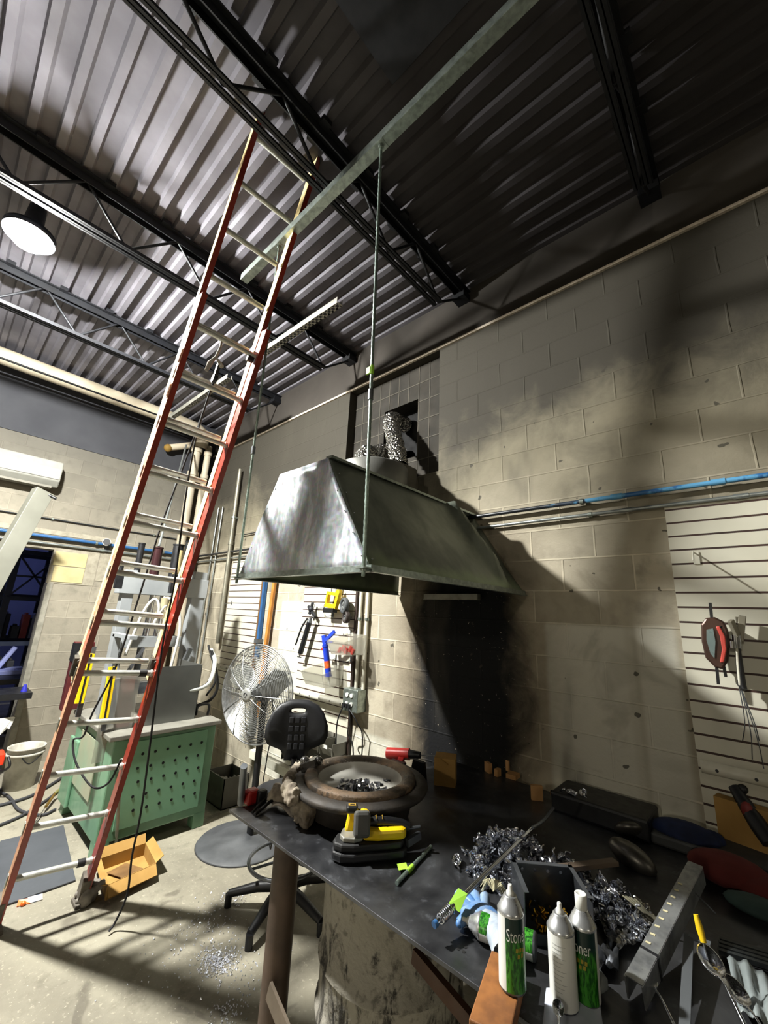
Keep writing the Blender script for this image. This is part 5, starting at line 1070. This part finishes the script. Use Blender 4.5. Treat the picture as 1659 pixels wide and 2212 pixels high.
for k_ in range(4): b.cyl((-W_+.035+k_*.042, D_-.0025, H_-.02), (-W_+.035+k_*.042, D_-.006, H_-.02), .005, 8)
b.build('screw_head', M_CHROME, t)['kind'] = 'stuff'
b = MB(); rb = random.Random(4)
for k_ in range(60):
    b.X = BX @ Matrix.Translation((rb.uniform(-.06, .06), rb.uniform(-.05, .05), rb.uniform(.006, .035))) @ Euler((rb.uniform(0, 6), rb.uniform(0, 6), rb.uniform(0, 6))).to_matrix().to_4x4(); b.tube([(0, 0, -.007), (0, 0, .007)], .0035, 6)
o = b.build('brass_fittings', mat('bright brass', 'c79a35', .25, 1.), base=QB); tag(o, 'loose bright brass fittings filling the bottom of the steel box', 'fittings', kind='stuff')
# foil and clear film right of the box
for i_, (pts_, l_, mm) in enumerate((([(1290, 1985), (1400, 1950), (1425, 2010), (1330, 2050)], 'crumpled silver foil sheet right of the steel box, left of the slotted bar', M_FOIL), ([(1255, 2040), (1340, 2030), (1335, 2090), (1260, 2110)], 'dull grey crumpled sheet below the foil beside the spray cans', MSB))):
    P4 = [S(*q, z=TZ+.02) for q in pts_]; b = MB(); grid(b, P4[0], P4[3], P4[2], P4[1], 16, 16, .001, lambda u, v: .012*math.sin(9*u+3*v)*math.cos(8*v-2*u)+.008*math.sin(23*u)*math.sin(19*v)); tag(b.build('foil_sheet', mm, base=P4[0]), l_, 'foil')
# ---------------------------------------------------------------- spray cans
def can(x, y, z, label, face, cap=False, text=None, lie=None):
    t = thing('spray_can', (x, y, z), label, 'spray can', None); M = Matrix.Translation((x, y, z)) @ (lie or Matrix.Identity(4)); R_ = .033; Hc = .155
    m_w = mat('white can print', 'd9dad6', .35, c2='cccdc8'); 
    if 'grass can print' not in MATS:
        m_g = bpy.data.materials.new('grass can print'); MATS['grass can print'] = m_g; g = Nt(m_g); o_ = g.obj(); zz = g.xyz(o_)[2]; st = g.n('ShaderNodeVectorMath', {0: o_, 1: (150., 150., 40.)}, operation='MULTIPLY').outputs[0]
        c_ = g.mix(g.ramp(g.noise(st, 1.2, 3), .4, .6), lin('0f4a12'), lin('3f8f2a')); c_ = g.mix(g.ramp(zz, .10, .125), c_, lin('0b2a26')); g.out(c_, .3)
    m_g = MATS['grass can print']
    b = MB(); b.X = M; N_ = 48; vs = []; fs = []
    for j, z_ in enumerate((.006, Hc)):
        for i in range(N_): a_ = 2*PI*i/N_; vs.append((R_*math.cos(a_), R_*math.sin(a_), z_))
    b.add(vs, [(i, (i+1) % N_, N_+(i+1) % N_, N_+i) for i in range(N_)], True)
    for i in range(N_):
        a_ = (2*PI*(i+.5)/N_-face+PI) % (2*PI)-PI; b.mi[i] = 0 if abs(a_) < 1.15 else 1
    b.build('sleeve', [m_g, m_w], t)
    b = MB(); b.X = M; b.lathe([(.001, 0), (R_-.002, 0), (R_, .003), (R_, .006)], 32); b.build('base_rim', M_STEEL, t); b = MB(); b.X = M; b.lathe([(R_, Hc), (R_+.001, Hc+.004), (R_-.002, Hc+.008), (R_-.009, Hc+.022), (R_-.012, Hc+.024), (R_-.016, Hc+.034), (R_-.018, Hc+.036), (.001, Hc+.037)], 32); b.build('metal_shoulder', mat('lacquered tin', 'c9cbcc', .25, .8, c2='b5b7b8'), t)
    b = MB(); b.X = M
    if cap: b.lathe([(.013, Hc+.034), (.0145, Hc+.036), (.015, Hc+.068), (.013, Hc+.070), (.010, Hc+.066), (.001, Hc+.064)], 24)
    else: b.lathe([(.010, Hc+.034), (.010, Hc+.042), (.006, Hc+.045), (.0055, Hc+.056), (.004, Hc+.058), (.001, Hc+.058)], 18)
    b.build('nozzle_cap' if cap else 'nozzle', M_WHITE, t)
    def wrap(a0, z0, rad=R_+.0005):
        return lambda x_, y_: M @ Vector((rad*math.cos(a0+x_/R_), rad*math.sin(a0+x_/R_), z0+y_))
    if text:
        b = MB(); text_mesh(b, 'Stoner', .038, wrap(face-1.02, .108), squeeze=.55); b.build('lettering', mat('white letter ink', 'e9ebe6', .4), t)
        b = MB(); f_ = wrap(face-.35, .088); [b.add([f_(x_+u, y_+v) for u, v in ((0, 0), (.006, 0), (.007, .008), (.001, .009))], [(0, 1, 2, 3)]) for x_, y_ in ((0, 0), (.009, .001), (.018, -.001), (.004, -.012), (.014, -.011))]; b.build('yellow_blot', mat('yellow print ink', 'a8952a', .4), t)['kind'] = 'stuff'
    b = MB()
    for k_ in range(12): a_ = face+PI-.55; f_ = wrap(a_, .135-.0085*k_); w_ = .032-.006*((k_*7) % 3); b.add([f_(u*w_, v*.0011) for u, v in ((0, 0), (.25, 0), (.5, 0), (.75, 0), (1, 0), (1, 1), (.75, 1), (.5, 1), (.25, 1), (0, 1))], [(0, 1, 8, 9), (1, 2, 7, 8), (2, 3, 6, 7), (3, 4, 5, 6)])
    b.build('small_print', mat('faint grey print', 'a4a6a4', .5), t)['kind'] = 'stuff'
    return t
aim = math.atan2(-2.72+1.54, 0+.585)    # towards the photographer
can(-.585, -1.535, TZ+.042, 'white-topped green spray can standing on the wooden block, leftmost of the upright cans', aim+.63, text=1)
can(-.497, -1.435, TZ, 'spray can showing its white printed back, front one of the right-hand pair', aim+PI-.25)
can(-.462, -1.375, TZ, 'green spray can with a tall white cap, half hidden behind the white one', aim-.35, cap=True, text=1)
LY = Matrix.Rotation(math.radians(195), 4, 'Z') @ Matrix.Rotation(PI/2, 4, 'Y')
can(-.60, -1.355, TZ+.034, 'spray can lying on its side beside the blue glove', PI/2+1.2, lie=LY)
b = MB(); b.X = Matrix.Translation((-.61, -1.55, TZ+.0005)) @ Matrix.Rotation(math.radians(15), 4, 'Z'); b.box((-.045, -.13, 0), (.045, .10, .040)); o = b.build('wooden_offcut', M_WOOD, bevel=.003, base=(-.61, -1.55, TZ)); tag(o, 'orange-brown wooden offcut overhanging the bench edge under a spray can', 'wood block')
# blue glove
q = Vector((-.80, -1.33, TZ+.012)); t = thing('work_glove', q, 'blue palmed grey knit work glove lying under the long rod', 'glove')
b = MB(); b.sphere(q+Vector((.02, -.01, .008)), .058, 14, (1.2, 1, .45)); 
for k_, (a_, L_) in enumerate(((2.0, .07), (2.45, .085), (2.9, .085), (3.4, .07), (4.3, .06))):
    d = Vector((math.cos(a_), math.sin(a_), 0)); b.tube([q+d*.03+Vector((.02, 0, .008)), q+d*(.03+L_*.5)+Vector((.02, 0, .02)), q+d*(.03+L_)+Vector((.02, 0, .006))], .013, 8, rr=[.018, .017, .014]); b.sphere(q+d*(.03+L_)+Vector((.02, 0, .006)), .011, 8)
b.build('coated_palm', mat('blue latex', '2f6fb5', .5, c2='8fa3b8', ns=16, amt=.9), t)
b = MB(); b.tube(bez([q+Vector((.05, -.03, .01)), q+Vector((.10, -.06, .025)), q+Vector((.15, -.11, .02))], 8), .036, 12, caps=False); b.build('cuff', mat('grey white knit', 'a9b3bf', .85, c2='7f8a99', ns=30), t)
# frayed fabric + roll
q = S(1065, 1925, z=TZ+.05); b = MB(); rb = random.Random(8)
for k_ in range(70): a_ = rb.uniform(.3, 3.3); r_ = rb.uniform(.03, .05); b.tube([q, q+Vector((math.cos(a_)*r_*.6, math.sin(a_)*r_*.6, .022)), q+Vector((math.cos(a_)*r_, math.sin(a_)*r_, rb.uniform(-.02, .01)))], .0011, 4)
o = b.build('frayed_brush', mat('cream bristle', 'cfc9a8', .8)); tag(o, 'cream bristly brush between the glove and the steel box', 'brush')
# slotted steel bar leaning
A, C = Vector((-.385, -1.31, TZ+.03)), Vector((-.30, -.78, TZ+.13)); d = (C-A).normalized()
t = thing('slotted_bar', A, 'long grey steel channel with a row of slots leaning over the foil', 'bar')
sd = d.cross(Vector((0, 0, 1))).normalized(); 
b = MB(); b.bar(A, C, .004, .05); b.bar(A+sd*.02+Vector((0, 0, .025)), C+sd*.02+Vector((0, 0, .025)), .04, .003); b.bar(A+sd*.04, C+sd*.04, .003, .05); b.build('channel', mat('brushed grey bar', 'a6a9ab', .35, .7, c2='6c6f73', ns=20), t)
b = MB()
for k_ in range(9): q = A.lerp(C, .24+.065*k_)+sd*.004+Vector((0, 0, .0272)); b.bar(q, q+sd*.012+d*.002, .008, .0012)
b.build('slot', mat('lit slot', 'd8cfa8', .6), t)['kind'] = 'stuff'
b = MB(); b.bar(A.lerp(C, .19)+sd*.0425, A.lerp(C, .205)+sd*.0425, .003, .052); b.bar(A.lerp(C, .19)+sd*.02+Vector((0, 0, .0268)), A.lerp(C, .205)+sd*.02+Vector((0, 0, .0268)), .042, .0015); b.build('band', M_BLACK, t)
# spoon-like shiny pieces lower right, yellow handled tool
def spoon(q, a_, L_, label, tilt=-.5, s=1.):
    b = MB(); b.X = Matrix.Translation(q) @ Matrix.Rotation(a_, 4, 'Z') @ Matrix.Rotation(tilt, 4, 'Y')
    prof = [(.001, -.012*s), (.012*s, -.010*s), (.021*s, -.003*s), (.024*s, .003*s), (.022*s, .003*s), (.011*s, -.008*s), (.001, -.010*s)]
    b.lathe(prof, 20, Matrix.Diagonal((1.5, 1, 1, 1))); b.tube(bez([(.034*s, 0, .002), (.06, 0, .008), (L_, 0, .0)], 8), .003, 6, rr=[.004, .003, .003, .003, .003, .0035, .004, .0045, .005][:len(bez([(.034*s, 0, .002), (.06, 0, .008), (L_, 0, .0)], 8))])
    o = b.build('ladle_spoon', M_SCR, base=q); tag(o, label, 'spoon'); return o
q = S(1535, 2075, z=TZ+.10); spoon(q, -1.0, .13, 'biggest shiny spoon bowl under the yellow handle at the lower right', .35, 1.1)
q = S(1400, 2110, z=TZ+.03); spoon(q, -.9, .12, 'dim spoon lying below the slotted bar', .2, .8)
q = S(1206, 2178, z=TZ+.03); spoon(q, -1.2, .09, 'small bright spoon in front of the white spray can', .3, .55)
q = S(1590, 2140, z=TZ+.05); spoon(q, -.9, .14, 'shiny spoon right of the biggest one near the bottom right corner', .3, 1.0)
A, C = S(1503, 1975, z=TZ+.17), S(1520, 2036, z=TZ+.12); t = thing('yellow_handled_tool', A, 'knife with a bright yellow handle sticking up at the lower right', 'knife')
MB().tube([A, A.lerp(C, .5), C], .008, 10, rr=[.006, .009, .007]).build('handle', M_YEL, t); b = MB(); b.bar(C, C+(C-A)*.9, .003, .016, (0, 1, 0)); b.build('blade', M_STEEL, t)
A, C = S(1488, 2020, z=TZ+.06), S(1478, 2230, z=TZ+.02); b = MB(); b.bar(A, C, .022, .006); b.bar(A, A+Vector((.05, -.0, 0)), .022, .006); tag(b.build('flat_bracket', mat('grey flat bar', '65696d', .5, .4), base=A), 'grey flat bar bent at the top, left of the yellow handled knife', 'bracket')
P4 = [S(*q, z=TZ+.03) for q in ((1570, 2070), (1680, 2120), (1700, 2230), (1600, 2200))]; b = MB(); grid(b, P4[0], P4[3], P4[2], P4[1], 14, 14, .0012, lambda u, v: .012*math.sin(7*u+4*v)+.006*math.sin(19*v)); tag(b.build('plastic_sheet', mat('frosted grey plastic', '8f9798', .35, c2='727a7b', ns=8), base=P4[0]), 'crumpled frosted plastic sheet in the bottom right corner', 'plastic sheet')
P4 = [S(*q, z=TZ+.004) for q in ((1180, 2135), (1290, 2130), (1305, 2230), (1170, 2230))]; b = MB(); grid(b, P4[0], P4[3], P4[2], P4[1], 8, 8, .0012, lambda u, v: .003*math.sin(7*u)); tag(b.build('paper_bag', mat('bluish white wrap', 'c3c8d6', .5, c2='9fa5b5', ns=10), base=P4[0]), 'bluish white wrapper on the bench edge under the white spray can', 'wrapper')
P4 = [S(*q, z=TZ+.03) for q in ((1240, 2090), (1290, 2080), (1310, 2130), (1250, 2140))]; b = MB(); b.sphere((P4[0]+P4[2])/2, .045, 12, (1, .8, .5)); tag(b.build('grey_lump', mat('grey cloth', '6d7272', .8), base=P4[0]), 'small grey cloth wad right of the white spray can', 'cloth')
# band of folded cloth strips
b = MB(); q = S(1395, 1965, z=TZ+.04)
for k_ in range(4):
    r_ = .022+.009*k_; b.tube([q+Vector((r_*1.4*math.cos(a_), r_*math.sin(a_)*.8, .012*math.sin(a_*2)+.01)) for a_ in [PI*.6+PI*1.2*i/12 for i in range(13)]], .003, 6)
tag(b.build('webbing_loops', mat('khaki webbing', '6f6b58', .85, c2='3b382d'), base=q), 'khaki looped webbing strap left of the slotted bar', 'strap')
# dim shapes along the wall end of the bench
for q, s_, l_ in (((1360, 1790), (.065, .065, .03), 'dim round metal bowl upside down behind the scrap, uppermost'), ((1365, 1850), (.05, .09, .045), 'dim tall curved metal scoop behind the scrap')):
    p_ = S(*q, z=TZ+.03); b = MB(); b.sphere(p_, 1., 16, s_, Euler((.3, .5, q[0])).to_matrix().to_4x4()); tag(b.build('metal_bowl', mat('dull pewter', '6b6862', .35, .8, c2='4a4844', ns=8), base=p_), l_, 'bowl')
o = MB(); o.box((-.93, -.36, TZ), (-.5, -.12, TZ+.09)); tag(o.build('black_case', M_BLACK, bevel=.012, base=(-.7, -.3, TZ)), 'black tool case on the bench against the wall behind the scrap', 'case')
for k_, q in enumerate(((1195, 1715), (1215, 1705), (1235, 1712), (1260, 1712), (1330, 1740), (1350, 1750), (1385, 1752), (1400, 1765))):
    p_ = S(*q, z=TZ+.1) if q[0] < 1270 and q[0] > 1200 else S(*q, z=TZ+.05); place_scrap(k, (p_.x, p_.y, p_.z), (rs.uniform(-.8, .8), rs.uniform(-.8, .8), rs.uniform(0, 6)), grp=None).location; k += 1
    ob = COL.objects[-1]; ob['label'] = 'dim silver piece strewn along the wall behind the heap'; ob['group'] = 'silver pieces strewn along the wall'
P_ = S(1400, 1762, z=TZ+.03); b = MB(); b.box((-.5, -.34, TZ), (-.05, -.14, TZ+.045)); tag(b.build('grey_tray', mat('murky grey tray', '3a3c3c', .6), bevel=.01, base=(-.3, -.2, TZ)), 'murky grey tray along the wall behind the bowls', 'tray')
c = S(1575, 1880, z=TZ+.05); b = MB()
b.sphere(c, .1, 18, (1.3, 1, .5)); b.sphere(c+Vector((.08, -.03, -.01)), .08, 14, (1.1, 1, .5)); tag(b.build('red_bag', mat('dull red cloth', '5c150f', .9, c2='470f0a', ns=5), base=c), 'dull red cloth bag at the right end of the bench', 'bag')
q = S(1480, 1800, z=TZ+.05); b = MB(); b.sphere(q, .1, 16, (1.3, .8, .45)); b.sphere(q+Vector((.09, .03, .0)), .05, 12, (1, 1, .6)); tag(b.build('blue_glove', mat('dark blue fabric', '0f2450', .9, c2='0b1226', ns=8, amt=.9), base=q), 'dark blue crumpled glove at the right, above the red bag', 'glove')
b = MB(); b.X = Matrix.Translation(S(1600, 1770, y=-.14)) @ Matrix.Rotation(-.2, 4, 'Z'); b.box((-.08, -.03, -.25), (.2, .03, .07)); tag(b.build('cardboard_carton', M_CARD, base=S(1600, 1770, y=-.14)), 'tall brown cardboard carton against the right slat panel', 'box')
A = S(1585, 1700, y=-.12); t = thing('heat_gun', A, 'dark glove-like tool with a red patch hanging in front of the right slat panel', 'tool'); C = S(1640, 1785, y=-.2)
b = MB(); b.tube([A, A.lerp(C, .5), C, C+(C-A)*.4], .03, 10, rr=[.022, .03, .035, .03]); b.sphere(A+Vector((.03, 0, .0)), .02, 8); b.build('body', M_BLACK, t)
b = MB(); b.sphere(A.lerp(C, .55)+Vector((0, -.026, 0)), .022, 10, (1, .6, 1.4)); b.build('red_patch', mat('maroon patch', '7a2320', .6), t)
c = S(1640, 1960, z=TZ+.03); b = MB(); b.sphere(c, .06, 14, (1.6, 1, .4)); tag(b.build('teal_cloth', mat('murky teal', '2d4440', .8, c2='1f312f'), base=c), 'murky teal cloth below the red bag at the right edge', 'cloth')
b = MB(); A = S(1555, 2030, z=TZ+.02)
for k_ in range(4): b.bar(A+Vector((0, -.02*k_, 0)), A+Vector((.16, -.02*k_+.05, .0)), .012, .012)
tag(b.build('slatted_tray', mat('dark grey slatted', '3f4446', .4, .4), base=A), 'dark slatted tray behind the frosted plastic sheet', 'tray')
A, C = S(1503, 1930, z=TZ+.12), S(1545, 1972, z=TZ+.12); tag(MB().tube([A, C], .0022, 5).build('thin_wire', M_STEEL, base=A), 'thin straight wire beside the upper end of the slotted bar', 'wire')
# glass crumbs on the floor (nobody could count them)
b = MB(); rb = random.Random(12)
for (cx, cy), sg, n_ in (((470, 2075), .06, 520), ((440, 2040), .2, 170), ((500, 1945), .05, 110), ((430, 2000), .09, 80), ((490, 2190), .05, 90), ((540, 2120), .1, 60)):
    c = S(cx, cy, z=.0)
    for k_ in range(n_):
        q = c+Vector((rb.gauss(0, sg), rb.gauss(0, sg*.8), .003)); b.X = Matrix.Translation(q) @ Euler((rb.uniform(0, 6), rb.uniform(0, 6), rb.uniform(0, 6))).to_matrix().to_4x4(); s_ = rb.uniform(.002, .006); b.add([(-s_, -s_, 0), (s_, -s_*.6, 0), (0, s_, 0), (0, 0, s_)], [(0, 2, 1), (0, 1, 3), (1, 2, 3), (2, 0, 3)])
o = b.build('glass_crumbs', mat('glittering crumbs', 'e9ebf4', .3, .1, c2='bfc3d2', ns=90), base=S(470, 2070, z=0)); tag(o, 'scatter of glittering metal crumbs on the floor left of the bench leg', 'debris', kind='stuff')
